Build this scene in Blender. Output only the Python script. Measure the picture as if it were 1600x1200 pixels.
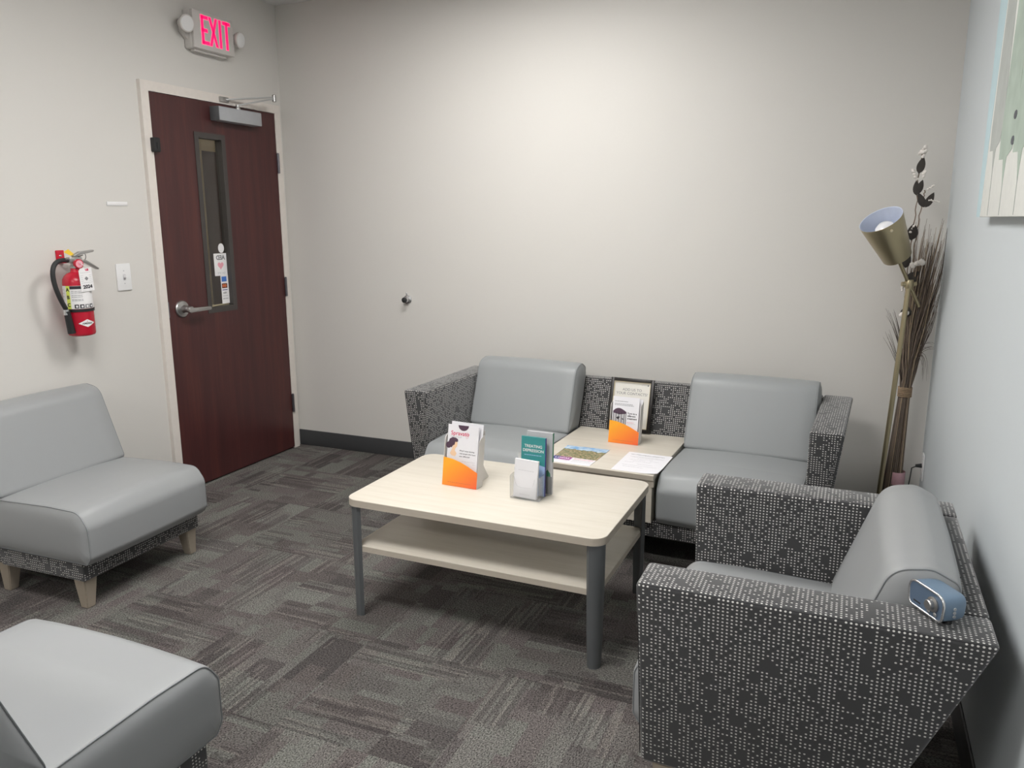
import bpy, bmesh, math, random
from mathutils import Vector, Matrix
PI = math.pi
scn = bpy.context.scene
for o in list(bpy.data.objects):
    bpy.data.objects.remove(o)
C = scn.collection

# ------------------------------------------------------------------ camera
CAM = Vector((3.208, -4.0097, 1.4252)); YAW, PITCH, ROLL, FPX = -0.4029, -0.2058, -0.0039, 1228.65
fw = Vector((math.sin(YAW)*math.cos(PITCH), math.cos(YAW)*math.cos(PITCH), math.sin(PITCH)))
r0 = Vector((math.cos(YAW), -math.sin(YAW), 0)); u0 = r0.cross(fw)
rt = r0*math.cos(ROLL) + u0*math.sin(ROLL); up = -r0*math.sin(ROLL) + u0*math.cos(ROLL)
cd = bpy.data.cameras.new('camera'); cam = bpy.data.objects.new('camera', cd); C.objects.link(cam)
cd.sensor_width = 36; cd.lens = FPX/1600*36; cd.clip_start = 0.02
cam.matrix_world = Matrix(((rt.x, up.x, -fw.x, CAM.x), (rt.y, up.y, -fw.y, CAM.y), (rt.z, up.z, -fw.z, CAM.z), (0, 0, 0, 1)))
scn.camera = cam

# ------------------------------------------------------------------ world and exposure
wd = bpy.data.worlds.new('world'); scn.world = wd; wd.use_nodes = True
wd.node_tree.nodes['Background'].inputs[0].default_value = (.8, .85, .9, 1)
wd.node_tree.nodes['Background'].inputs[1].default_value = 0.0
vs = scn.view_settings
vs.view_transform = 'Standard'; vs.look = 'None'; vs.gamma = 1; vs.use_curve_mapping = False
vs.exposure = 0.0
PANEL_POWER = 21.5            # radiance of the ceiling light diffusers
PANEL_COL = (1.0, .985, .965)

ROOM_W, ROOM_H, REAR = 3.5882, 2.655, -6.4

# ------------------------------------------------------------------ material helpers
def s2l(c):
    return tuple((x/12.92 if x <= .04045 else ((x+.055)/1.055)**2.4) for x in [v/255 for v in c])
class NT:
    def __init__(self, name):
        self.m = bpy.data.materials.new(name); self.m.use_nodes = True
        self.t = self.m.node_tree; self.n = self.t.nodes; self.b = self.n['Principled BSDF']
    def node(self, ty, **kw):
        x = self.n.new(ty)
        for k, v in kw.items(): setattr(x, k, v)
        return x
    def link(self, a, b): self.t.links.new(a, b)
    def val(self, sock, v):
        if hasattr(v, 'is_output'): self.link(v, sock)
        else: sock.default_value = v
    def math(self, op, a, b=None, c=None):
        x = self.node('ShaderNodeMath', operation=op)
        self.val(x.inputs[0], a)
        if b is not None: self.val(x.inputs[1], b)
        if c is not None: self.val(x.inputs[2], c)
        return x.outputs[0]
    def vmath(self, op, a, b=None):
        x = self.node('ShaderNodeVectorMath', operation=op)
        self.val(x.inputs[0], a)
        if b is not None: self.val(x.inputs[1], b)
        return x.outputs['Value'] if op in ('LENGTH', 'DISTANCE', 'DOT_PRODUCT') else x.outputs[0]
    def mix(self, f, a, b, mode='MIX'):
        x = self.node('ShaderNodeMix', data_type='RGBA', blend_type=mode)
        self.val(x.inputs[0], f); self.val(x.inputs[6], a); self.val(x.inputs[7], b)
        return x.outputs[2]
    def coord(self, which='Object'): return self.node('ShaderNodeTexCoord').outputs[which]
    def noise(self, vec, scale, detail=2, rough=.5):
        x = self.node('ShaderNodeTexNoise'); self.link(vec, x.inputs['Vector'])
        x.inputs['Scale'].default_value = scale; x.inputs['Detail'].default_value = detail; x.inputs['Roughness'].default_value = rough
        return x.outputs['Fac']
    def white(self, vec):
        x = self.node('ShaderNodeTexWhiteNoise', noise_dimensions='3D'); self.link(vec, x.inputs['Vector'])
        return x.outputs['Value']
    def ramp(self, fac, stops, interp='LINEAR'):
        x = self.node('ShaderNodeValToRGB'); self.link(fac, x.inputs[0]); x.color_ramp.interpolation = interp
        e = x.color_ramp.elements
        while len(e) < len(stops): e.new(.5)
        for el, (p, c) in zip(e, stops): el.position = p; el.color = (*c, 1)
        return x.outputs[0]
    def bump(self, h, strength=.3, dist=.002):
        x = self.node('ShaderNodeBump'); self.link(h, x.inputs['Height'])
        x.inputs['Strength'].default_value = strength; x.inputs['Distance'].default_value = dist
        self.link(x.outputs[0], self.b.inputs['Normal'])
    def base(self, c): self.val(self.b.inputs['Base Color'], c if hasattr(c, 'is_output') else (*c, 1))
    def set(self, rough=.5, metal=0, spec=.5, **kw):
        self.b.inputs['Roughness'].default_value = rough; self.b.inputs['Metallic'].default_value = metal
        self.b.inputs['Specular IOR Level'].default_value = spec
        for k, v in kw.items(): self.b.inputs[k.replace('_', ' ')].default_value = v
M = {}
def plain(name, rgb, rough=.5, metal=0, spec=.5, var=.06, scale=40, bump=0, **kw):
    """one-colour material with a light procedural mottling"""
    t = NT(name); c = s2l(rgb)
    n = t.noise(t.coord(), scale, 3)
    t.base(t.mix(n, (*[v*(1-var) for v in c], 1), (*[min(1, v*(1+var)) for v in c], 1)))
    t.set(rough, metal, spec, **kw)
    if bump: t.bump(n, bump, .001)
    M[name] = t.m; return t.m
def wallmat(name, rgb):
    t = NT(name); c = s2l(rgb); co = t.coord()
    n1 = t.noise(co, 1.3, 2); n2 = t.noise(co, 260, 2)
    t.base(t.mix(n1, (*[v*.985 for v in c], 1), (*[min(1, v*1.015) for v in c], 1)))
    t.set(.62, 0, .3); t.bump(n2, .12, .0008); M[name] = t.m
wallmat('paint_warm', (211, 208, 203)); wallmat('paint_cool', (203, 209, 212)); wallmat('paint_ceiling', (222, 221, 220))
plain('trim_paint', (221, 214, 207), .4); plain('rubber_base', (66, 67, 69), .5)
plain('sub_floor', (60, 60, 60), .9)
plain('wood_leg', (154, 143, 129), .5, var=.12, scale=25)
plain('vinyl', (148, 150, 151), .42, var=.02, scale=6, spec=.45); plain('vinyl_cool', (144, 147, 148), .42, var=.02, scale=6, spec=.45)
plain('piping', (134, 137, 139), .5); plain('seam', (34, 34, 36), .8)
plain('steel_grey', (104, 107, 109), .42, .3, var=.03); plain('chrome', (215, 215, 217), .25, 1, var=.03)
plain('satin_steel', (178, 177, 176), .32, 1); plain('alu_paint', (176, 178, 182), .4, .35)
plain('black_plastic', (28, 28, 30), .45); plain('black_rubber', (34, 34, 35), .6)
plain('white_plastic', (226, 226, 226), .35, var=.02); plain('red_paint', (188, 30, 52), .25, var=.03)
plain('white_print', (232, 230, 230), .5, var=.02); plain('grey_print', (128, 128, 130), .6); plain('dark_print', (42, 40, 46), .6); plain('pale_grey_print', (188, 187, 190), .6)
plain('red_print', (208, 44, 90), .5); plain('yellow', (236, 198, 60), .5); plain('lime', (222, 232, 96), .5)
plain('paper', (229, 228, 232), .6, var=.015); plain('card_white', (224, 220, 216), .55, var=.02)
plain('blue_print', (70, 118, 196), .5); plain('navy_print', (60, 50, 130), .5); plain('orange_print', (196, 106, 66), .5); plain('brown_print', (82, 44, 36), .5)
plain('pink_print', (226, 160, 172), .5); plain('plum_print', (78, 56, 74), .5); plain('skin_print', (234, 200, 164), .5); plain('magenta_print', (158, 74, 150), .5)
plain('teal_print', (58, 142, 142), .4, var=.03); plain('lightblue_print', (168, 194, 232), .4); plain('green_print', (64, 128, 100), .5)
plain('brass', (176, 164, 134), .34, .85, var=.05, scale=8); plain('lamp_inner', (206, 214, 232), .5); plain('bulb', (236, 236, 238), .18)
plain('twig', (132, 116, 102), .8, var=.25, scale=30); plain('reed_dark', (96, 85, 77), .8, var=.3, scale=25); plain('reed_tan', (178, 158, 132), .75, var=.25, scale=25)
plain('leaf_dark', (84, 79, 75), .7, var=.2); plain('blossom', (232, 226, 220), .7); plain('twine', (150, 128, 104), .85, var=.3, scale=200); plain('pink_paper', (206, 164, 172), .7, var=.1, scale=120)
plain('radio_blue', (112, 134, 156), .38, .15, var=.02); plain('radio_face', (90, 108, 130), .42, .2, var=.02)
plain('hall_door', (104, 88, 84), .5); plain('hall_trim', (206, 190, 158), .5); plain('frame_bronze', (74, 70, 68), .45, .3)
plain('dark_wood', (34, 30, 28), .35); plain('gold_line', (206, 194, 166), .4, .2); plain('pic_paper', (222, 219, 212), .35, var=.02)
plain('hinge_steel', (120, 118, 124), .35, .9)
plain('canvas_white', (226, 227, 222), .75); plain('canvas_sage', (170, 184, 172), .75, var=.22, scale=14); plain('canvas_grey', (176, 180, 176), .75, var=.15, scale=14)
plain('canvas_blue', (186, 208, 214), .75, var=.05); plain('canvas_line', (150, 156, 150), .75); plain('canvas_dark', (84, 86, 92), .75)
plain('sign_housing', (202, 198, 194), .42, var=.02)

def make_fabric():
    t = NT('dot_fabric'); uv = t.coord('UV')
    p = t.vmath('DIVIDE', uv, (.0098, .0088, 1))
    cell = t.vmath('FLOOR', p); fr = t.vmath('SUBTRACT', t.vmath('FRACTION', p), (.5, .5, 0))
    d = t.vmath('LENGTH', t.vmath('MULTIPLY', fr, (.92, 1.05, 0)))
    dot = t.math('SUBTRACT', 1, t.math('SMOOTH_MIN', 1, t.math('MAXIMUM', 0, t.math('MULTIPLY', t.math('SUBTRACT', d, .19), 14)), .01))
    w1 = t.math('GREATER_THAN', t.white(cell), .20)
    c2 = t.vmath('FLOOR', t.vmath('DIVIDE', t.vmath('ADD', cell, (.5, 1.5, 7)), (2, 3, 1)))
    w2 = t.math('GREATER_THAN', t.white(c2), .05)
    c3 = t.vmath('FLOOR', t.vmath('DIVIDE', t.vmath('ADD', cell, (.5, .5, 3)), (3, 3, 1)))
    w3 = t.math('GREATER_THAN', t.white(c3), .025)
    f = t.math('MULTIPLY', t.math('MULTIPLY', dot, w1), t.math('MULTIPLY', w2, w3))
    weave = t.noise(uv, 900, 2)
    dk = t.mix(weave, (*s2l((46, 46, 48)), 1), (*s2l((62, 62, 63)), 1))
    t.base(t.mix(f, dk, (*s2l((206, 204, 200)), 1)))
    t.set(.72, 0, .35, Sheen_Weight=.35, Sheen_Roughness=.5)
    t.bump(t.math('ADD', t.math('MULTIPLY', weave, .4), f), .25, .0006)
    M['dot_fabric'] = t.m
make_fabric()

def make_carpet():
    t = NT('carpet'); co = t.coord('Object')
    rnd = t.node('ShaderNodeObjectInfo').outputs['Random']
    wob = t.node('ShaderNodeTexNoise'); t.link(co, wob.inputs['Vector']); wob.inputs['Scale'].default_value = 130; wob.inputs['Detail'].default_value = 2
    raw = co; co = t.vmath('ADD', co, t.vmath('MULTIPLY', t.vmath('SUBTRACT', wob.outputs['Color'], (.5, .5, .5)), (.03, .007, 0)))
    off = t.node('ShaderNodeCombineXYZ')
    t.link(t.math('MULTIPLY', rnd, 37.0), off.inputs[0]); t.link(t.math('MULTIPLY', rnd, 91.0), off.inputs[1]); t.link(t.math('MULTIPLY', rnd, 53.0), off.inputs[2])
    o = off.outputs[0]
    def cells(sx, sy, k):       # blocks drawn out along the tile's x
        v = t.vmath('ADD', t.vmath('DIVIDE', co, (sx, sy, 1)), (k, k*1.7, 0))
        row = t.node('ShaderNodeSeparateXYZ'); t.link(t.vmath('FLOOR', v), row.inputs[0])
        cb = t.node('ShaderNodeCombineXYZ'); t.link(row.outputs[1], cb.inputs[0])
        sh = t.white(t.vmath('ADD', cb.outputs[0], t.vmath('MULTIPLY', o, (1, 0, 0))))   # stagger rows
        cb2 = t.node('ShaderNodeCombineXYZ'); t.link(sh, cb2.inputs[0])
        v2 = t.vmath('ADD', v, cb2.outputs[0])
        fl = t.node('ShaderNodeVectorMath', operation='FLOOR'); t.link(v2, fl.inputs[0])
        flat = t.vmath('MULTIPLY', fl.outputs[0], (1, 1, 0))
        return t.white(t.vmath('ADD', flat, t.vmath('ADD', o, (k, 0, 0))))
    big = cells(.27, .135, 1.3); mid = cells(.16, .07, 4.1); streak = cells(.26, .0095, 7.7)
    hue = t.math('ADD', t.math('MULTIPLY', big, .7), t.math('MULTIPLY', mid, .3))
    tint = t.ramp(hue, [(.10, s2l((78, 74, 73))), (.28, s2l((94, 88, 86))), (.46, s2l((108, 108, 103))), (.60, s2l((97, 90, 89))), (.76, s2l((114, 114, 109))), (.92, s2l((88, 83, 82)))])
    # streaks only inside some blocks
    sel = t.math('GREATER_THAN', cells(.22, .10, 11.0), .62)
    st = t.math('MULTIPLY', t.math('GREATER_THAN', streak, .55), sel)
    col = t.mix(t.math('MULTIPLY', st, .42), tint, (*s2l((64, 58, 59)), 1))
    lt = t.math('MULTIPLY', t.math('LESS_THAN', streak, .16), sel)
    col = t.mix(t.math('MULTIPLY', lt, .35), col, (*s2l((132, 126, 120)), 1))
    loop = t.noise(t.vmath('MULTIPLY', raw, (1, 1.6, 1)), 165, 2, .6)
    lf = t.math('MULTIPLY_ADD', loop, 5.2, -1.6)
    tl = t.node('ShaderNodeCombineColor'); [t.link(lf, tl.inputs[i]) for i in range(3)]
    col = t.mix(.85, col, tl.outputs[0], 'MULTIPLY')
    tone = t.math('MULTIPLY_ADD', rnd, .24, .74)
    tn = t.node('ShaderNodeCombineColor'); [t.link(tone, tn.inputs[i]) for i in range(3)]
    t.base(t.mix(1.0, col, tn.outputs[0], 'MULTIPLY'))
    t.set(.92, 0, .15); t.bump(loop, .6, .003)
    M['carpet'] = t.m
make_carpet()

def make_laminate():
    t = NT('laminate'); co = t.coord('Object')
    g = t.noise(t.vmath('MULTIPLY', co, (1.2, 14, 14)), 3, 4, .6); g2 = t.noise(t.vmath('MULTIPLY', co, (1.5, 60, 60)), 3, 3)
    f = t.math('ADD', t.math('MULTIPLY', g, .7), t.math('MULTIPLY', g2, .3))
    t.base(t.ramp(f, [(.3, s2l((200, 192, 179))), (.5, s2l((207, 200, 187))), (.72, s2l((212, 205, 194)))]))
    t.set(.38, 0, .4); M['laminate'] = t.m
    t = NT('laminate_edge'); co = t.coord('Object')
    g = t.noise(t.vmath('MULTIPLY', co, (2, 40, 40)), 3, 3)
    t.base(t.mix(g, (*s2l((176, 166, 152)), 1), (*s2l((190, 181, 168)), 1))); t.set(.5, 0, .3); M['laminate_edge'] = t.m
make_laminate()
def make_cherry():
    t = NT('cherry'); co = t.coord('Object')
    g = t.noise(t.vmath('MULTIPLY', co, (8, 8, .55)), 2.2, 4, .6); g2 = t.noise(t.vmath('MULTIPLY', co, (60, 60, 1.5)), 3, 3)
    f = t.math('ADD', t.math('MULTIPLY', g, .75), t.math('MULTIPLY', g2, .25))
    t.base(t.ramp(f, [(.28, s2l((62, 34, 34))), (.5, s2l((72, 38, 38))), (.72, s2l((88, 47, 42)))]))
    t.set(.33, 0, .45); M['cherry'] = t.m
make_cherry()
def make_orange():
    t = NT('orange_gradient_print'); co = t.coord('Object'); s = t.node('ShaderNodeSeparateXYZ'); t.link(co, s.inputs[0])
    f = t.math('ADD', t.math('MULTIPLY', s.outputs[0], 3.4), t.math('MULTIPLY_ADD', s.outputs[2], -4.6, .66))
    t.base(t.ramp(f, [(.1, s2l((246, 168, 48))), (.5, s2l((243, 136, 52))), (.95, s2l((232, 92, 62)))])); t.set(.35, 0, .4)
    M['orange_gradient_print'] = t.m
make_orange()
def make_photo():
    t = NT('hillside_photo_print'); co = t.coord('Object'); s = t.node('ShaderNodeSeparateXYZ'); t.link(co, s.inputs[0])
    n = t.noise(co, 34, 4); n2 = t.noise(t.vmath('MULTIPLY', co, (1, 2, 1)), 75, 4, .7)
    v = t.math('ADD', s.outputs[1], t.math('MULTIPLY_ADD', n, .05, -.025))
    land = t.ramp(n2, [(.36, s2l((56, 74, 44))), (.48, s2l((112, 126, 78))), (.56, s2l((188, 158, 128))), (.66, s2l((228, 200, 176)))])
    sky = t.ramp(n, [(.4, s2l((120, 170, 214))), (.65, s2l((206, 218, 228)))])
    t.base(t.mix(t.math('GREATER_THAN', v, .205), land, sky)); t.set(.3, 0, .5); M['hillside_photo_print'] = t.m
make_photo()
def glassy(name, col, rough=.02, ior=1.49):
    t = NT(name); t.base(col); t.set(rough, 0, .5, Transmission_Weight=1.0, IOR=ior); M[name] = t.m
t = NT('acrylic'); t.base((.97, .98, .98)); t.set(.03, 0, .5, Transmission_Weight=1.0, IOR=1.35)
tr = t.node('ShaderNodeBsdfTransparent'); mx = t.node('ShaderNodeMixShader'); mx.inputs[0].default_value = .5
t.link(tr.outputs[0], mx.inputs[1]); t.link(t.b.outputs[0], mx.inputs[2]); t.link(mx.outputs[0], t.n['Material Output'].inputs['Surface']); M['acrylic'] = t.m
glassy('pane_glass', (.93, .95, .94), .0, 1.45)
def emit(name, col, strength):
    t = NT(name); t.base(col); t.b.inputs['Emission Color'].default_value = (*col, 1); t.b.inputs['Emission Strength'].default_value = strength
    t.set(.6); M[name] = t.m
emit('panel_light', PANEL_COL, PANEL_POWER); emit('exit_red', s2l((255, 14, 96)), .95); emit('exit_halo', s2l((250, 120, 160)), .62)
emit('hall_fill', (1, .93, .82), 11.0)

# ------------------------------------------------------------------ mesh helpers
def finish(name, me, mat, parent=None, smooth=False, mats=None):
    for m in (mats or [mat]): me.materials.append(M[m])
    if smooth:
        me.polygons.foreach_set('use_smooth', [True]*len(me.polygons))
    o = bpy.data.objects.new(name, me); C.objects.link(o)
    if parent: o.parent = parent
    return o
def bm_obj(name, bm, mat, parent=None, smooth=False, sharp=None):
    bmesh.ops.recalc_face_normals(bm, faces=bm.faces[:])
    me = bpy.data.meshes.new(name); bm.to_mesh(me); bm.free()
    o = finish(name, me, mat, parent, smooth)
    if smooth and sharp is not None: me.set_sharp_from_angle(angle=math.radians(sharp))
    return o
def tag(o, label=None, cat=None, group=None, kind=None):
    if label: o['label'] = label
    if cat: o['category'] = cat
    if group: o['group'] = group
    if kind: o['kind'] = kind
    return o
def empty(name, loc, rz=0, label=None, cat=None, group=None, kind=None):
    o = bpy.data.objects.new(name, None); C.objects.link(o); o.location = loc; o.rotation_euler = (0, 0, rz); o.empty_display_size = .1
    return tag(o, label, cat, group, kind)
def add_box(bm, lo, hi, mat=None):
    vs_ = [bm.verts.new((x, y, z)) for x in (lo[0], hi[0]) for y in (lo[1], hi[1]) for z in (lo[2], hi[2])]
    if mat: 
        for v in vs_: v.co = mat @ v.co
    for f in ((0, 1, 3, 2), (4, 6, 7, 5), (0, 4, 5, 1), (2, 3, 7, 6), (0, 2, 6, 4), (1, 5, 7, 3)):
        bm.faces.new([vs_[i] for i in f])
def box(name, lo, hi, mat, parent=None, bev=0, seg=2, xf=None):
    bm = bmesh.new(); add_box(bm, lo, hi)
    if bev: bmesh.ops.bevel(bm, geom=bm.edges[:], offset=bev, segments=seg, profile=.5, affect='EDGES')
    if xf: bm.transform(xf)
    return bm_obj(name, bm, mat, parent, bool(bev), 35)
def add_tube(bm, pts, r, n=8, cap=True, closed=False):
    """sweep a circle along pts; r number or list"""
    pts = [Vector(p) for p in pts]; k = len(pts); rings = []
    rs = r if isinstance(r, (list, tuple)) else [r]*k
    prev = None
    for i, p in enumerate(pts):
        if closed: tg = pts[(i+1) % k]-pts[i-1]
        else: tg = pts[min(i+1, k-1)]-pts[max(i-1, 0)]
        if tg.length < 1e-9: tg = Vector((0, 0, 1))
        tg.normalize()
        if prev is None:
            a = Vector((0, 0, 1)) if abs(tg.z) < .9 else Vector((1, 0, 0))
            nx = tg.cross(a).normalized()
        else:
            nx = (prev-tg*prev.dot(tg))
            nx = nx.normalized() if nx.length > 1e-6 else tg.orthogonal().normalized()
        prev = nx; ny = tg.cross(nx)
        rings.append([bm.verts.new(p+(nx*math.cos(2*PI*j/n)+ny*math.sin(2*PI*j/n))*rs[i]) for j in range(n)])
    for i in range(k if closed else k-1):
        a, b = rings[i], rings[(i+1) % k]
        for j in range(n): bm.faces.new((a[j], a[(j+1) % n], b[(j+1) % n], b[j]))
    if cap and not closed:
        bm.faces.new(rings[0][::-1]); bm.faces.new(rings[-1])
def tube(name, pts, r, mat, parent=None, n=10, closed=False):
    bm = bmesh.new(); add_tube(bm, pts, r, n, True, closed)
    return bm_obj(name, bm, mat, parent, True, 50)
def add_lathe(bm, prof, xf=Matrix(), n=32, a0=0, a1=2*PI, cap=False):
    """prof: (r, z) list turned about local z"""
    full = abs(a1-a0-2*PI) < 1e-6; cols = n if full else n+1; rings = []
    for r, z in prof:
        if r < 1e-6: rings.append([bm.verts.new(xf @ Vector((0, 0, z)))])
        else: rings.append([bm.verts.new(xf @ Vector((r*math.cos(a0+(a1-a0)*j/n), r*math.sin(a0+(a1-a0)*j/n), z))) for j in range(cols)])
    for a, b in zip(rings[:-1], rings[1:]):
        for j in range(n):
            j2 = (j+1) % cols if full else j+1
            if len(a) == 1 and len(b) == 1: continue
            if len(a) == 1: bm.faces.new((a[0], b[j], b[j2]))
            elif len(b) == 1: bm.faces.new((a[j], b[0], a[j2]))
            else: bm.faces.new((a[j], b[j], b[j2], a[j2]))
def lathe(name, prof, mat, parent=None, xf=Matrix(), n=32, sharp=35, a0=0, a1=2*PI):
    bm = bmesh.new(); add_lathe(bm, prof, xf, n, a0, a1)
    return bm_obj(name, bm, mat, parent, True, sharp)
def axis_xf(p, d, upv=(0, 0, 1)):
    """matrix whose local z runs along d from p"""
    z = Vector(d).normalized(); a = Vector(upv)
    if abs(z.dot(a)) > .98: a = Vector((1, 0, 0))
    x = a.cross(z).normalized(); y = z.cross(x)
    return Matrix(((x.x, y.x, z.x, p[0]), (x.y, y.y, z.y, p[1]), (x.z, y.z, z.z, p[2]), (0, 0, 0, 1)))
def add_prism(bm, poly, t, xf=Matrix(), t0=0):
    """flat polygon (x, y) extruded from z=t0 to t"""
    a = [bm.verts.new(xf @ Vector((x, y, t0))) for x, y in poly]; b = [bm.verts.new(xf @ Vector((x, y, t))) for x, y in poly]
    k = len(poly)
    bm.faces.new(a[::-1]); bm.faces.new(b)
    for i in range(k): bm.faces.new((a[i], a[(i+1) % k], b[(i+1) % k], b[i]))
def prism(name, poly, t, mat, parent=None, xf=Matrix(), bev=0, t0=0, smooth=False):
    bm = bmesh.new(); add_prism(bm, poly, t, Matrix(), t0)
    if bev:
        bmesh.ops.recalc_face_normals(bm, faces=bm.faces[:])
        bmesh.ops.bevel(bm, geom=[e for e in bm.edges if e.calc_face_angle(0) > .6], offset=bev, segments=2, profile=.5, affect='EDGES')
    bm.transform(xf)
    return bm_obj(name, bm, mat, parent, bool(bev) or smooth, 35)
def rrect(x0, y0, x1, y1, r, k=6):
    P = []
    for cx, cy, a in ((x1-r, y1-r, 0), (x0+r, y1-r, 90), (x0+r, y0+r, 180), (x1-r, y0+r, 270)):
        for i in range(k+1):
            t = math.radians(a+90*i/k); P.append((cx+r*math.cos(t), cy+r*math.sin(t)))
    return P
def round_poly(pts, k=6):
    """pts: (x, y, r) corners -> rounded outline"""
    out = []; n = len(pts)
    for i in range(n):
        p = Vector(pts[i][:2]); a = Vector(pts[i-1][:2]); b = Vector(pts[(i+1) % n][:2]); r = pts[i][2]
        if r <= 0: out.append(tuple(p)); continue
        d1 = (a-p).normalized(); d2 = (b-p).normalized(); ang = math.acos(max(-1, min(1, d1.dot(d2))))
        t = min(r/math.tan(ang/2), .49*(a-p).length, .49*(b-p).length); s = p+d1*t; e = p+d2*t
        for j in range(k+1):
            u = j/k; out.append(tuple(s*(1-u)**2+p*2*u*(1-u)+e*u*u))
    return out
def box_uv(o):
    me = o.data; uv = me.uv_layers.new(name='UVMap').data
    for f in me.polygons:
        n = f.normal; ax = max(range(3), key=lambda i: abs(n[i]))
        for li in f.loop_indices:
            c = me.vertices[me.loops[li].vertex_index].co
            uv[li].uv = (c.y+.31, c.z) if ax == 0 else ((c.x+.17, c.z+.11) if ax == 1 else (c.y+.31, c.x+.07))
    return o
def text(name, s, size, mat, parent, xf, align='CENTER', depth=.0003, bold=0, sx=1):
    cu = bpy.data.curves.new('t', 'FONT'); cu.body = s; cu.size = size; cu.align_x = align; cu.align_y = 'CENTER'; cu.extrude = depth; cu.offset = bold; cu.resolution_u = 3
    ob = bpy.data.objects.new('t', cu); C.objects.link(ob)
    dg = bpy.context.evaluated_depsgraph_get(); me = bpy.data.meshes.new_from_object(ob.evaluated_get(dg)); me.name = name
    bpy.data.objects.remove(ob); bpy.data.curves.remove(cu)
    me.transform(xf @ Matrix.Diagonal((sx, 1, 1, 1)))
    me.materials.clear()
    return finish(name, me, mat, parent)
def lines(name, rows, mat, parent, xf, h=.0016):
    """rows of fine print: (x0, x1, y)"""
    bm = bmesh.new()
    rn = random.Random(len(rows)*7+3)
    for x0, x1, y in rows:
        x = x0
        while x < x1-.001:
            w = min(rn.uniform(.004, .011), x1-x)
            add_box(bm, (x, y-h/2, .0), (x+w, y+h/2, .0003), xf); x += w+.0016
    o = bm_obj(name, bm, mat, parent); o['kind'] = 'stuff'; return o
def T(x, y, z): return Matrix.Translation((x, y, z))
def R(a, ax): return Matrix.Rotation(a, 4, ax)
FRONT = R(PI/2, 'X')              # print plane (x, y) -> (x, z), facing -y

# ================================================================== the room
H = ROOM_H; W = ROOM_W
fl = box('floor', (-.15, REAR-.15, -.12), (W+.15, .15, -.007), 'sub_floor'); fl['kind'] = 'structure'
# carpet tiles laid quarter-turn
TS, GX, GY = .4975, 1.783, -1.925
tile_full = {}
def tile_mesh(x0, y0, x1, y1):
    bm = bmesh.new(); add_box(bm, (x0, y0, -.0068), (x1, y1, 0))
    top = [e for e in bm.edges if all(v.co.z > -.001 for v in e.verts)]
    bmesh.ops.bevel(bm, geom=top, offset=.0005, segments=1, affect='EDGES')
    bmesh.ops.recalc_face_normals(bm, faces=bm.faces[:])
    me = bpy.data.meshes.new('carpet_tile'); bm.to_mesh(me); bm.free(); me.materials.append(M['carpet']); return me
rn = random.Random(5)
for i in range(-4, 5):
    for j in range(-10, 5):
        x0, y0 = GX+i*TS, GY+j*TS; cx, cy = x0+TS/2, y0+TS/2
        a = [max(x0, .0)-cx, max(y0, REAR)-cy, min(x0+TS, W)-cx, min(y0+TS, 0.0)-cy]
        if a[2]-a[0] < .02 or a[3]-a[1] < .02: continue
        g = .0002
        k = (0 if (i+j) % 2 else 1)+2*rn.randint(0, 1)
        full = (a[2]-a[0] > TS-1e-4 and a[3]-a[1] > TS-1e-4)
        if full:
            if 'm' not in tile_full: tile_full['m'] = tile_mesh(-TS/2+g, -TS/2+g, TS/2-g, TS/2-g)
            me = tile_full['m']
        else:
            q = [R(-k*PI/2, 'Z') @ Vector((a[0]+g, a[1]+g, 0)), R(-k*PI/2, 'Z') @ Vector((a[2]-g, a[3]-g, 0))]
            me = tile_mesh(min(q[0].x, q[1].x), min(q[0].y, q[1].y), max(q[0].x, q[1].x), max(q[0].y, q[1].y))
        o = bpy.data.objects.new('carpet_tile', me); C.objects.link(o); o.location = (cx, cy, 0); o.rotation_euler = (0, 0, k*PI/2); o.parent = fl

DY0, DY1, DZ = -1.003, -.088, 2.041         # door slab
HX = -1.35                                  # far side of the corridor behind the door
def struct_boxes(name, boxes, mat):
    bm = bmesh.new()
    for lo, hi in boxes: add_box(bm, lo, hi)
    o = bm_obj(name, bm, mat); o['kind'] = 'structure'; return o
struct_boxes('wall_left', [((-.12, REAR-.12, -.007), (0, DY0-.03, H+.1)), ((-.12, DY0-.03, DZ+.03), (0, DY1+.03, H+.1)), ((-.12, DY1+.03, -.007), (0, 2.2, H+.1))], 'paint_warm')
struct_boxes('wall_back', [((0, 0, -.007), (W+.12, .12, H+.1))], 'paint_warm')
struct_boxes('wall_right', [((W, REAR-.12, -.007), (W+.12, 0, H+.1))], 'paint_cool')
struct_boxes('wall_rear', [((0, REAR-.12, -.007), (W, REAR, H+.1))], 'paint_warm')
struct_boxes('ceiling', [((0, REAR, H), (W, 0, H+.1))], 'paint_ceiling')
# corridor seen through the door's glass
struct_boxes('wall_corridor', [((HX-.1, -1.6, -.12), (HX, 2.2, H+.1)), ((HX, 2.2, -.12), (-.12, 2.3, H+.1)), ((HX, -1.7, -.12), (-.12, -1.6, H+.1)),
                               ((HX, -1.6, H), (-.12, 2.2, H+.1)), ((HX, -1.6, -.12), (-.12, 2.2, -.007))], 'paint_warm')
d2 = empty('door_2', (HX, .3, 0), 0, 'dark brown door with cream casing across the corridor behind the glass', 'door', kind='structure')
del d2['category']
box('door_slab', (.0, .39, 0), (.03, 1.36, 1.94), 'hall_door', d2, .002)
box('casing', (.0, .335, 0), (.045, .39, 2.03), 'hall_trim', d2, .002); box('casing', (.0, 1.36, 0), (.045, 1.44, 2.03), 'hall_trim', d2, .002); box('casing', (.0, .39, 1.94), (.045, 1.36, 2.03), 'hall_trim', d2, .002)
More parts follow.
